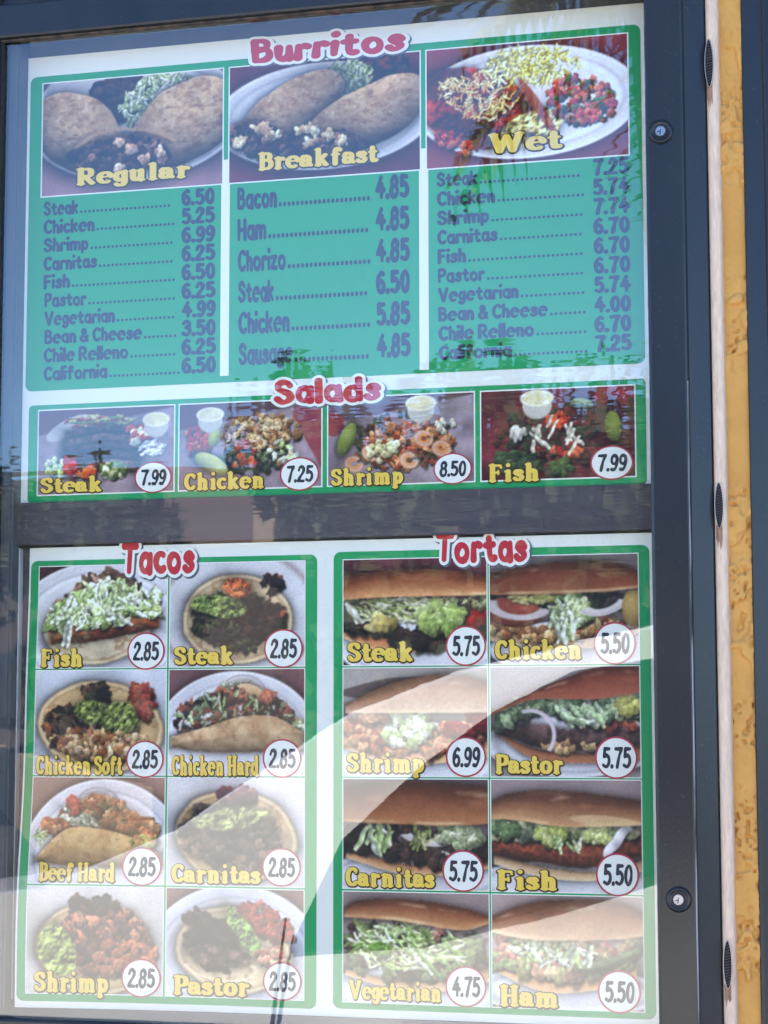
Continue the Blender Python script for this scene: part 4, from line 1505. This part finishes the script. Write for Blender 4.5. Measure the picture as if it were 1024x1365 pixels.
def photo(fn, x0, x1, z0, z1, h, place, parent, what):
    A = (x1 - x0) / (z1 - z0)
    arr = fn(A, h)
    hh, ww = arr.shape[:2]
    xs, zs = np.linspace(x0, x1, ww), np.linspace(z1, z0, hh)
    X, Z = np.meshgrid(xs, zs)
    Y = np.full_like(X, -2 * D1)
    if place is place_lower:
        Y = Y - bulge(X, Z)
    V = np.stack([X, Y, Z], -1).reshape(-1, 3).astype(np.float32)
    idx = np.arange(hh * ww).reshape(hh, ww)
    F = np.stack([idx[1:, :-1], idx[1:, 1:], idx[:-1, 1:], idx[:-1, :-1]], -1).reshape(-1, 4)
    me = bpy.data.meshes.new('food_photo')
    me.vertices.add(len(V))
    me.vertices.foreach_set('co', V.ravel())
    me.loops.add(F.size)
    me.loops.foreach_set('vertex_index', F.ravel().astype(np.int32))
    me.polygons.add(len(F))
    me.polygons.foreach_set('loop_start', np.arange(0, F.size, 4, dtype=np.int32))
    me.polygons.foreach_set('loop_total', np.full(len(F), 4, dtype=np.int32))
    me.update(calc_edges=True)
    ca = me.color_attributes.new('ink', 'FLOAT_COLOR', 'POINT')
    rgba = np.ones((len(V), 4), np.float32)
    rgba[:, :3] = arr.reshape(-1, 3)
    ca.data.foreach_set('color', rgba.ravel())
    me.materials.append(PRINT)
    o = bpy.data.objects.new('food_photo', me)
    col.objects.link(o)
    o.parent = parent
    o.matrix_parent_inverse = parent.matrix_world.inverted()
    o['label'] = 'printed photo of ' + what
    bw = .0012 if place is place_lower else .0017
    sheet_mesh('photo_border', x0 - bw, x1 + bw, z0 - bw, z1 + bw, 1.5 * D1, WHITE, place, o, 10, 10)
    return o


def price(u, v, ru, rv, txt, place, parent):
    cx, cz = pix(u, v)
    rx = abs(pix(u + ru, v)[0] - cx)
    rz = abs(pix(u, v + rv)[1] - cz)

    def disc(name, k, d, mt, par, k0=0.0):
        n = 48
        if k0:
            V = [place(cx + rx * q * math.cos(2 * math.pi * i / n), cz + rz * q * math.sin(2 * math.pi * i / n), d) for q in (k, k0) for i in range(n)]
            F = [(i, (i + 1) % n, n + (i + 1) % n, n + i) for i in range(n)]
            F = [f[::-1] for f in F] if False else F
        else:
            V = [place(cx + rx * k * math.cos(2 * math.pi * i / n), cz + rz * k * math.sin(2 * math.pi * i / n), d) for i in range(n)]
            F = [tuple(range(n))]
        return mesh_obj(name, V, F, mt, par)
    b = disc('price_badge', 1.0, 5 * D1, RINGRED, parent)
    disc('badge_field', .915, 5.8 * D1, WHITE, b)
    w, hh = rx * 1.36, rz * .86
    text_mesh('price_lettering', txt, 'digit', cx - w / 2, cx + w / 2, cz - hh * .5, hh * .98, [(0.012, INK, 6.6 * D1, (0, 0))], place, b, 0, .03, .07)
    return b


def caption(txt, u0, u1, vb, vt, place, parent):
    x0, z0 = pix(u0 + 2, vb - 2)
    x1, _ = pix(u1 - 2, vb - 2)
    cap = (pix(u0, vt)[1] - pix(u0, vb)[1]) * .86
    return text_mesh('caption_lettering', txt, 'serif', x0, x1, z0, cap, [(.085, BROWN, 3.5 * D1, (.02, -.03)), (.012, YELLOW, 4.5 * D1, (0, 0))], place, parent)


def heading(txt, u0, u1, vb, vt, place, parent):
    x0, z0 = pix(u0 + 3, vb - 4)
    x1, _ = pix(u1 - 3, vb - 4)
    cap = (pix(u0, vt)[1] - pix(u0, vb)[1]) * .80
    return text_mesh('heading_lettering', txt, 'head', x0, x1, z0, cap, [(.15, SHADOWG, 3 * D1, (.06, -.06)), (.13, WHITE, 3.8 * D1, (0, 0)), (.0, RED, 4.6 * D1, (0, 0))], place, parent, .07)


def menu_line(name, u0, u1, vb, cap_px, pr, pu0, pu1, pcap, dots_to, parent):
    x0, z0 = pix(u0 + 1, vb)
    x1, _ = pix(u1 - 1, vb)
    cap = pix(u0, vb - cap_px)[1] - z0
    o = text_mesh('menu_item_lettering', name, 'list', x0, x1, z0 + cap * .06, cap * .84, [(0.008, INK, 2.2 * D1, (0, 0))], place_upper, parent, .02)
    # leader dots
    xd = x1 + .005
    xe = pix(dots_to, vb)[0]
    V, F = [], []
    r = .0019 if cap_px < 20 else .0021
    while xd < xe:
        b = len(V)
        for k in range(8):
            V.append((xd + r * math.cos(k * math.pi / 4), -2.2 * D1, z0 + cap * .09 + r * (1.0 if cap_px < 20 else 1.55) * math.sin(k * math.pi / 4)))
        F.append(tuple(range(b, b + 8)))
        xd += .00585
    mesh_obj('leader_dots', V, F, INK, o)
    xa, _ = pix(pu0 + 1, vb - 15)
    xb, _ = pix(pu1 - 1, vb - 15)
    pc = cap * pcap
    text_mesh('price_lettering', pr, 'list', xa, xb, z0 + cap * .10, pc * .86, [(0.012, INK, 2.2 * D1, (0, 0))], place_upper, o, .015, .08)


def panel(pts, place, parent, rad):
    """green panel from its left, right, top and bottom photo points"""
    x0 = pix(*pts[0])[0]
    x1 = pix(*pts[1])[0]
    z1 = pix(*pts[2])[1]
    z0 = pix(*pts[3])[1]
    return sheet_mesh('green_panel', x0, x1, z0, z1, D1, GREEN, place, parent, 24, 24, rad)


# --- upper poster
panel([(38, 300), (857.5, 300), (38, 104), (38, 522)], place_upper, upper, .009)
panel([(38, 600), (862, 600), (38, 541), (38, 671)], place_upper, upper, .006)
zB0, zB1 = GZ - .0015, GZ - .1545
for fn, x0, x1, what in ((burrito_regular, .0, .2526, 'two cut bean burritos on a white plate'), (burrito_breakfast, .2622, .5160, 'two breakfast burritos on a white plate'), (burrito_wet, .5252, .780, 'a wet burrito with red sauce, rice and salsa')):
    photo(fn, x0, x1, zB1, zB0, 150, place_upper, upper, what)
for xa, xb, zt, zb in ((.2535, .2612, pix(300, 213)[1], pix(303, 501)[1]), (.5168, .5248, pix(565, 198)[1], pix(567, 493)[1])):
    sheet_mesh('column_rule', xa - .002, xb + .002, zb, zt, 1.8 * D1, WHITE, place_upper, upper, 2, 6)
zS0, zS1 = GZ - .4425, GZ - .5530
SALX = [(.0015, .1895), (.1972, .3870), (.3962, .5835), (.5930, .7825)]
for (x0, x1), fn, what in zip(SALX, (salad_steak, salad_chicken, salad_shrimp, salad_fish), ('a steak salad with sliced beef and a dressing cup', 'a chicken salad with avocado and a dressing cup', 'a shrimp salad with avocado and a dressing cup', 'a fish salad with cucumber and a dressing cup')):
    photo(fn, x0, x1, zS1, zS0, 112, place_upper, upper, what)
heading('Burritos', 334, 542, 87, 55, place_upper, upper)
heading('Salads', 364, 510, 541, 508, place_upper, upper)
for a in (('Regular', 99, 256, 248, 226), ('Breakfast', 342, 507, 228, 205), ('Wet', 648, 752, 205, 180), ('Steak', 53, 139, 658, 638), ('Chicken', 245, 355, 654, 632), ('Shrimp', 440, 539, 648, 626), ('Fish', 649, 722, 643, 620)):
    caption(*a, place_upper, upper)
for a in ((205, 636.5, 25, 21, '7.99'), (400, 632, 26.5, 22.5, '7.25'), (604, 625, 26, 21, '8.50'), (816, 617, 29, 23, '7.99')):
    price(*a, place_upper, upper)

for i, (n, e, p) in enumerate((('Steak', 105, '6.50'), ('Chicken', 127, '5.25'), ('Shrimp', 119, '6.99'), ('Carnitas', 130, '6.25'), ('Fish', 94, '6.50'), ('Pastor', 116, '6.25'), ('Vegetarian', 154, '4.99'), ('Bean & Cheese', 190, '3.50'), ('Chile Relleno', 172, '6.25'), ('California', 144, '6.50'))):
    menu_line(n, 58 + (1 if 4 < i < 8 else 0), e, 287.5 + i * 24.4, 18, p, 242, 287 + i * .2, 1.12, 231 + i * .8, upper)
for i, (n, e, p) in enumerate((('Bacon', 370, '4.85'), ('Ham', 356, '4.85'), ('Chorizo', 382, '4.85'), ('Steak', 366, '6.50'), ('Chicken', 387, '5.85'), ('Sausage', 391, '4.85'))):
    menu_line(n, 316 + i * .4, e, 279 + i * 41.4, 28, p, 500 + i * .4, 546 + i * .4, 1.04, 493, upper)
for i, (n, e, p) in enumerate((('Steak', 637, '7.25'), ('Chicken', 661, '5.74'), ('Shrimp', 653, '7.74'), ('Carnitas', 664, '6.70'), ('Fish', 622, '6.70'), ('Pastor', 647, '6.70'), ('Vegetarian', 692, '5.74'), ('Bean & Cheese', 731, '4.00'), ('Chile Relleno', 713, '6.70'), ('California', 683, '7.25'))):
    menu_line(n, 582 + i * .3, e, 249 + i * 25.6, 18.5, p, 790 + i * .3, 839 + i * .4, 1.1, 777 + i * .9, upper)

# --- lower poster
panel([(41, 760), (423, 760), (41, 748), (423, 1345)], place_lower, lower, .009)
panel([(445, 760), (866, 760), (445, 736), (445, 1344)], place_lower, lower, .009)
ZT = [(-.6475, -.7785), (-.7825, -.9145), (-.9185, -1.0512), (-1.0556, -1.1880)]
TX = [(.0052, .1822), (.1868, .3655)]
UX = [(.4162, .5982), (.6022, .7838)]
TACO = [[(taco_fish, 'Fish', 52, 113, 889, 866, 195.5, 868, 25, '2.85', 'a fried fish taco heaped with shredded lettuce'), (taco_steak, 'Steak', 231, 314, 886, 863, 378.6, 864.5, 26, '2.85', 'an open steak taco with guacamole')],
        [(taco_chicken_soft, 'Chicken Soft', 47, 166, 1032, 1008, 194, 1012, 25, '2.85', 'a soft chicken taco with guacamole'), (taco_chicken_hard, 'Chicken Hard', 228, 348, 1033, 1008, 376.8, 1011, 26, '2.85', 'a folded hard chicken taco')],
        [(taco_beef_hard, 'Beef Hard', 49, 156, 1174, 1150, 190, 1155, 26, '2.85', 'a folded hard beef taco'), (taco_carnitas, 'Carnitas', 228, 349, 1176, 1152, 376, 1156, 26, '2.85', 'an open carnitas taco')],
        [(taco_shrimp, 'Shrimp', 44, 146, 1321, 1295, 189, 1303.5, 26, '2.85', 'an open shrimp taco with avocado'), (taco_pastor, 'Pastor', 229, 335, 1325, 1300, 377, 1308, 26, '2.85', 'an open pastor taco with green salsa')]]
TORTA = [[(torta_steak, 'Steak', 462, 554, 882, 857, 621.7, 861, 27, '5.75', 'a steak sandwich with lettuce and tomato'), (torta_chicken, 'Chicken', 659, 778, 879, 854, 820, 857.5, 28.5, '5.50', 'a chicken sandwich with onion and lettuce')],
         [(torta_shrimp, 'Shrimp', 461, 567, 1029, 1004, 621.7, 1009, 27, '6.99', 'a shrimp sandwich with lettuce'), (torta_pastor, 'Pastor', 658, 753, 1031, 1006, 822, 1010, 28.5, '5.75', 'a pastor sandwich with a curl of onion')],
         [(torta_carnitas, 'Carnitas', 460, 581, 1181, 1156, 618, 1161, 28, '5.75', 'a carnitas sandwich with onion'), (torta_fish, 'Fish', 660, 746, 1185, 1160, 823.6, 1166, 29, '5.50', 'a breaded fish sandwich with lettuce')],
         [(torta_vegetarian, 'Vegetarian', 463, 591, 1331, 1307, 621.7, 1315, 27.5, '4.75', 'a vegetarian sandwich with shredded lettuce'), (torta_ham, 'Ham', 664, 747, 1340, 1313, 826, 1322, 29, '5.50', 'a ham sandwich with lettuce')]]


def unbow(u, v):
    """photo pixel on the bowed poster -> pixel it would have on the flat plane"""
    x, z = pix(u, v)
    x, z = pix(u, v, -float(bulge(x, z)))
    d = (np.array([x, 0.0, z]) - CAM) @ CR
    return 512 + FPX * d[0] / d[1], 682.5 - FPX * d[2] / d[1]


for grid, XS in ((TACO, TX), (TORTA, UX)):
    for row, (za, zb) in zip(grid, ZT):
        for (fn, t, u0, u1, vb, vt, cu, cv_, cr, pr, what), (x0, x1) in zip(row, XS):
            photo(fn, x0, x1, GZ + zb, GZ + za, 122, place_lower, lower, what)
            a0, a1, b1 = unbow(u0, vb), unbow(u1, vb), unbow(u0, vt)
            caption(t, a0[0], a1[0], a0[1], b1[1], place_lower, lower)
            c0 = unbow(cu, cv_)
            price(c0[0], c0[1], cr, cr, pr, place_lower, lower)
heading('Tacos', 160, 262, 765, 723, place_lower, lower)
heading('Tortas', 579, 705, 751, 711, place_lower, lower)
# ------------------------------------------------------------------ what stands behind the photographer and shows mirrored in the glazing
CONCRETE = mat('bounce_concrete', (0.40, 0.37, 0.325), .9, noise=((1.5, 1.5, 1.5), .3, (0.33, 0.30, 0.265)), bump=((60, 60, 60), .004))
ASPHALT = mat('asphalt', (0.05, 0.049, 0.048), .9, noise=((2, 2, 2), .3, (0.065, 0.063, 0.06)), bump=((80, 80, 80), .01))
ground = mesh_obj('ground', [(-150, -200, 0), (150, -200, 0), (150, 60, 0), (-150, 60, 0)], [(0, 1, 2, 3)], ASPHALT)
ground['kind'] = 'structure'
lane = box('concrete_bounce_lane', -14, 14, -5.2, -.05, -.05, .006, CONCRETE)  # unseen lane, added pale to bounce sunlight up onto the posters
lane['kind'] = 'structure'

# --- white car alongside the board
CARW = mat('white_car_paint', (0.86, 0.85, 0.82), .35, 0, .5, coat=.6)
CARG = mat('dark_car_glass', (0.012, 0.013, 0.015), .05, 0, .5)
RUBBER = mat('black_rubber', (0.02, 0.02, 0.02), .8)
ALLOY = mat('alloy_rim', (0.5, 0.5, 0.52), .3, .9)
LAMP = mat('headlamp_lens', (0.6, 0.62, 0.65), .1, .2)
TAIL = mat('tail_lamp_red', (0.35, 0.02, 0.02), .2)

CY0, CY1 = -2.46, -4.22           # near and far flank
car = empty('parked_car', (0.2, (CY0 + CY1) / 2, 0))
tag(car, 'white car drawn up alongside, mirrored in the lower glazing', 'car')
OUT = [(-2.30, .42), (-2.34, .62), (-2.25, .80), (-1.75, .90), (-1.06, .985), (-.70, 1.135), (-.552, 1.235), (-.249, 1.43), (.021, 1.53), (.514, 1.640), (1.0, 1.665), (1.5, 1.63), (2.0, 1.50), (2.35, 1.15), (2.48, 1.02), (2.50, .60), (2.44, .36), (1.9, .27), (-1.9, .27)]


def car_body():
    # cross-section scale: flanks pull in above the belt line
    def inset(z):
        return 0.0 if z < .98 else .20 * min(1, (z - .98) / .65) ** 1.3
    bm = bmesh.new()
    loops = []
    for f in (0, .012, .05, .5, .95, .988, 1):
        ring = []
        for x, z in OUT:
            e = {0: .93, .012: .975, .05: 1.0}.get(min(f, round(1 - f, 3)), 1.0)
            cx_, cz_ = .1, .8
            y = CY0 + (CY1 - CY0) * f
            ins = inset(z) * .25 * (1 - 2 * f)
            ring.append(bm.verts.new((cx_ + (x - cx_) * (1 - (1 - e) * .35), y - ins, cz_ + (z - cz_) * (1 - (1 - e) * .35))))
        loops.append(ring)
    n = len(OUT)
    for a, b in zip(loops, loops[1:]):
        for k in range(n):
            bm.faces.new((a[k], a[(k + 1) % n], b[(k + 1) % n], b[k]))
    bm.faces.new(loops[0])
    bm.faces.new(loops[-1][::-1])
    bmesh.ops.recalc_face_normals(bm, faces=bm.faces[:])
    return bm_obj('body_shell', bm, CARW, car)


car_body()


def flank(name, pts, mt, side, lift=.008, parent=None, thick=.02):
    """plate that follows the flank, standing lift proud of it"""
    def yy(z):
        ins = (0.0 if z < .98 else .20 * min(1, (z - .98) / .65) ** 1.3) * .25
        return (CY0 - ins + lift) if side > 0 else (CY1 + ins - lift)
    n = len(pts)
    V = [(x, yy(z), z) for x, z in pts] + [(x, yy(z) - side * thick, z) for x, z in pts]
    F = [tuple(range(n)), tuple(range(2 * n - 1, n - 1, -1))] + [(i, i + n, (i + 1) % n + n, (i + 1) % n) for i in range(n)]
    o = mesh_obj(name, V, F, mt, parent or car)
    bm = bmesh.new()
    bm.from_mesh(o.data)
    bmesh.ops.recalc_face_normals(bm, faces=bm.faces[:])
    bm.to_mesh(o.data)
    bm.free()
    return o


FRONTWIN = [(-.376, .84), (-.05, .875), (.30, .975), (.505, 1.046), (.93, 1.07), (.93, 1.575), (.495, 1.548), (.315, 1.522), (.119, 1.424), (-.054, 1.297), (-.252, 1.115), (-.366, .885)]
REARWIN = [(1.02, 1.075), (1.72, 1.11), (1.90, 1.2), (1.72, 1.47), (1.45, 1.555), (1.02, 1.578)]
for s in (1, -1):
    flank('front_side_window', FRONTWIN, CARG, s)
    flank('rear_side_window', REARWIN, CARG, s)
    flank('door_seam', [(.970, .36), (.978, .36), (.978, 1.06), (.970, 1.06)], RUBBER, s, .003, None, .004)
    d = flank('door_handle', [(.72, .90), (.88, .915), (.88, .94), (.72, .925)], CARW, s, .03)
    flank('sill_trim', [(-1.0, .29), (1.2, .29), (1.2, .36), (-1.0, .36)], RUBBER, s, .010)
    flank('headlight', [(-2.24, .66), (-1.92, .72), (-1.96, .82), (-2.20, .78)], LAMP, s, .010)
    flank('tail_light', [(2.30, .86), (2.46, .84), (2.44, .99), (2.26, 1.04)], TAIL, s, .010)
    for xw in (-1.48, 1.62):
        yc = CY0 - .10 if s > 0 else CY1 + .10
        bm = bmesh.new()
        bmesh.ops.create_cone(bm, cap_ends=True, segments=40, radius1=.33, radius2=.33, depth=.24)
        bmesh.ops.bevel(bm, geom=[e for e in bm.edges if len(e.link_faces) == 2 and abs(e.calc_face_angle(0)) > 1], offset=.03, segments=2, affect='EDGES')
        for v in bm.verts:
            v.co = Vector((xw + v.co.x, yc + v.co.z, .33 + v.co.y))
        w = bm_obj('wheel', bm, RUBBER, car)
        bm = bmesh.new()
        bmesh.ops.create_cone(bm, cap_ends=True, segments=32, radius1=.20, radius2=.17, depth=.02)
        for v in bm.verts:
            v.co = Vector((xw + v.co.x, yc + s * .128 + v.co.z * s, .33 + v.co.y))
        bm_obj('rim', bm, ALLOY, w)
# door mirror and whip aerial on the near flank
bm = bmesh.new()
bmesh.ops.create_uvsphere(bm, u_segments=20, v_segments=12, radius=1)
for v in bm.verts:
    v.co = Vector((-.20 + v.co.x * .14, CY0 + .10 + v.co.y * .07, .60 + max(-.6, v.co.z) * .085))
mir = bm_obj('door_mirror', bm, CARW, car, True)
bm = bmesh.new()
tube(bm, [(-.20, CY0 + .03, .585), (-.20, CY0 - .03, .58)], .03)
bm_obj('mirror_arm', bm, RUBBER, mir)
bm = bmesh.new()
tube(bm, [(-.43, CY0 + .02, .60), (-.405, CY0 + .03, .78), (-.382, CY0 + .04, .93)], [.007, .005, .003])
bm_obj('aerial', bm, STEEL_DARK, car)

# --- low tan block wall
TANB = mat('tan_blocks', (0.50, 0.37, 0.24), .9, noise=((6, 6, 6), .3, (0.42, 0.30, 0.19)))
garden = empty('block_wall', (-12, -26, 0))
tag(garden, 'low tan block wall across the lot, mirrored at the left', 'wall')
P1, P2 = Vector((-3.6, -9.6, 0)), Vector((-25.2, -51.5, 0))
dr = (P2 - P1).normalized()
nrm = Vector((-dr.y, dr.x, 0))
L = (P2 - P1).length
nseg = 24
for course in range(5):
    V, F = [], []
    for q in range(nseg):
        a, b = P1 + dr * (L * (q + .01) / nseg), P1 + dr * (L * (q + .99) / nseg)
        base = len(V)
        for pnt in (a, b):
            for off in (-.1, .1):
                for zz in (course * .2 + .004, course * .2 + .196):
                    V.append(tuple(pnt + nrm * off + Vector((0, 0, zz))))
        F += [tuple(base + k for k in f) for f in ((0, 1, 3, 2), (4, 6, 7, 5), (0, 4, 5, 1), (2, 3, 7, 6), (1, 5, 7, 3), (0, 2, 6, 4))]
    mesh_obj('block_course', V, F, TANB, garden)

# --- house with brown roof beyond the trees
HWALL = mat('house_brown_render', (0.10, 0.075, 0.06), .9, noise=((2, 2, 2), .3, (0.13, 0.10, 0.08)))
HTAN = mat('dormer_tan_render', (0.42, 0.31, 0.21), .9)
HROOF = mat('house_brown_roof', (0.10, 0.065, 0.05), .8, noise=((4, 4, 30), .25, (0.14, 0.09, 0.07)))
house = empty('brown_house', (-8, -33, 0))
tag(house, 'long dark brown house with a tan dormer, mirrored behind the divider rail', 'house')
box('wall', -18, 3, -38, -32, 0, 4.6, HWALL, house)
V = [(-18.6, -31.4, 4.5), (3.6, -31.4, 4.5), (3.6, -38.6, 4.5), (-18.6, -38.6, 4.5), (-16, -35, 6.5), (1, -35, 6.5)]
mesh_obj('roof', V, [(0, 1, 5, 4), (1, 2, 5), (2, 3, 4, 5), (3, 0, 4), (0, 3, 2, 1)], HROOF, house)
box('dormer', -9.9, -8.5, -32.5, -31.0, 4.55, 5.35, HTAN, house)
for k in range(5):
    w = box('window', -16 + k * 3.8, -14.6 + k * 3.8, -31.98, -31.9, 1.4, 2.8, HROOF, house)
    box('pane', -15.9 + k * 3.8, -14.7 + k * 3.8, -31.89, -31.86, 1.5, 2.7, CARG, w)

# --- trees
BARK = mat('bark', (0.09, 0.065, 0.045), .9, noise=((6, 6, 2), .3, (0.05, 0.036, 0.026)))


def leafmat(name, c, c2):
    mt = mat(name, c, .6, 0, .3, noise=((1.1, 1.1, 1.1), .25, c2))
    return mt


LEAF = leafmat('tree_leaf', (0.035, 0.05, 0.022), (0.075, 0.085, 0.035))
PALML = leafmat('palm_leaf', (0.07, 0.09, 0.03), (0.14, 0.13, 0.05))


def leaf_cloud(name, centres, n, size, mt, parent, seed):
    rs = np.random.RandomState(seed)
    k = rs.randint(len(centres), size=n)
    c = np.array([centres[i][:3] for i in k])
    r = np.array([centres[i][3] for i in k])
    d = rs.normal(size=(n, 3))
    d /= np.linalg.norm(d, axis=1)[:, None]
    p = c + d * (r * rs.rand(n) ** .45)[:, None]
    a = rs.normal(size=(n, 3))
    a /= np.linalg.norm(a, axis=1)[:, None]
    b = np.cross(a, rs.normal(size=(n, 3)))
    b /= np.linalg.norm(b, axis=1)[:, None]
    s = size * (.6 + .8 * rs.rand(n))[:, None]
    V = np.stack([p - a * s, p + b * s * .45, p + a * s, p - b * s * .45], 1).reshape(-1, 3)
    F = np.arange(4 * n).reshape(n, 4)
    return mesh_obj(name, V, F.tolist(), mt, parent)


def tree(x, y, h, r, seed, label):
    rs = np.random.RandomState(seed)
    t = empty('broadleaf_tree', (x, y, 0))
    tag(t, label, 'tree', 'trees mirrored in the glazing')
    bm = bmesh.new()
    tube(bm, [(x, y, 0), (x + .1, y, h * .25), (x, y + .1, h * .5)], [.22, .17, .10])
    cs = []
    for q in range(9):
        a, zz = rs.rand() * 6.28, h * (.36 + .52 * rs.rand())
        rr = r * (.25 + .5 * rs.rand())
        c = (x + rr * math.cos(a), y + rr * math.sin(a), zz, r * (.35 + .25 * rs.rand()))
        cs.append(c)
        tube(bm, [(x, y, h * .38), ((x + c[0]) / 2, (y + c[1]) / 2, (h * .4 + zz) / 2), c[:3]], [.08, .05, .02], 6)
    cs.append((x, y, h * .75, r * .5))
    cs.append((x, y, h * .3, r * .7))
    bm_obj('trunk', bm, BARK, t)
    leaf_cloud('crown', cs, 4200, .16, LEAF, t, seed)


for q, (x, y, h, r) in enumerate(((-12.4, -22.5, 6.2, 2.3), (-9.8, -24, 5.6, 2.0), (-5.6, -23.5, 6.0, 2.1), (-2.9, -22.8, 5.8, 2.2), (-.6, -24.2, 6.1, 2.2), (-14.6, -25, 6.4, 2.3))):
    tree(x, y, h, r, 40 + q, 'dark bushy tree in the row mirrored across the salads')


def palm(x, y, h, rad, seed, label, nf=40):
    rs = np.random.RandomState(seed)
    t = empty('palm_tree', (x, y, 0))
    tag(t, label, 'palm tree', 'palms mirrored in the glazing')
    bm = bmesh.new()
    pts = [(x + .25 * math.sin(k * .5), y, h * k / 8) for k in range(9)]
    tube(bm, pts, [.26 - .012 * k for k in range(9)], 10)
    bm_obj('trunk', bm, BARK, t)
    top = Vector(pts[-1])
    for q in range(nf):
        a = q * 2.399 + rs.rand() * .3
        el = R(rs.uniform(-35, 70))
        L_ = rad * rs.uniform(.8, 1.1)
        d = Vector((math.cos(a) * math.cos(el), math.sin(a) * math.cos(el), math.sin(el)))
        V, F = [], []
        sidev = Vector((-math.sin(a), math.cos(a), 0))
        N = 16
        for k in range(N):
            f = (k + 1) / N
            c = top + d * (L_ * f) + Vector((0, 0, -L_ * .55 * f * f))
            ll = L_ * .36 * math.sin(math.pi * min(.98, .12 + f * .85)) ** .7
            for sgn in (-1, 1):
                tip = c + sidev * sgn * ll + d * ll * .5 + Vector((0, 0, -ll * rs.uniform(.35, .8)))
                b = len(V)
                w = d * (L_ * .022)
                V += [tuple(c - w), tuple(c + w), tuple(tip)]
                F.append((b, b + 1, b + 2))
            if k:
                c0 = top + d * (L_ * k / N) + Vector((0, 0, -L_ * .55 * (k / N) ** 2))
                b = len(V)
                V += [tuple(c0 - sidev * .03), tuple(c0 + sidev * .03), tuple(c + sidev * .025), tuple(c - sidev * .025)]
                F.append((b, b + 1, b + 2, b + 3))
        mesh_obj('frond', V, F, PALML, t)


palm(-3.7, -37.4, 16.6, 4.5, 5, 'tall palm with a ragged crown, mirrored across the wet burrito photo')
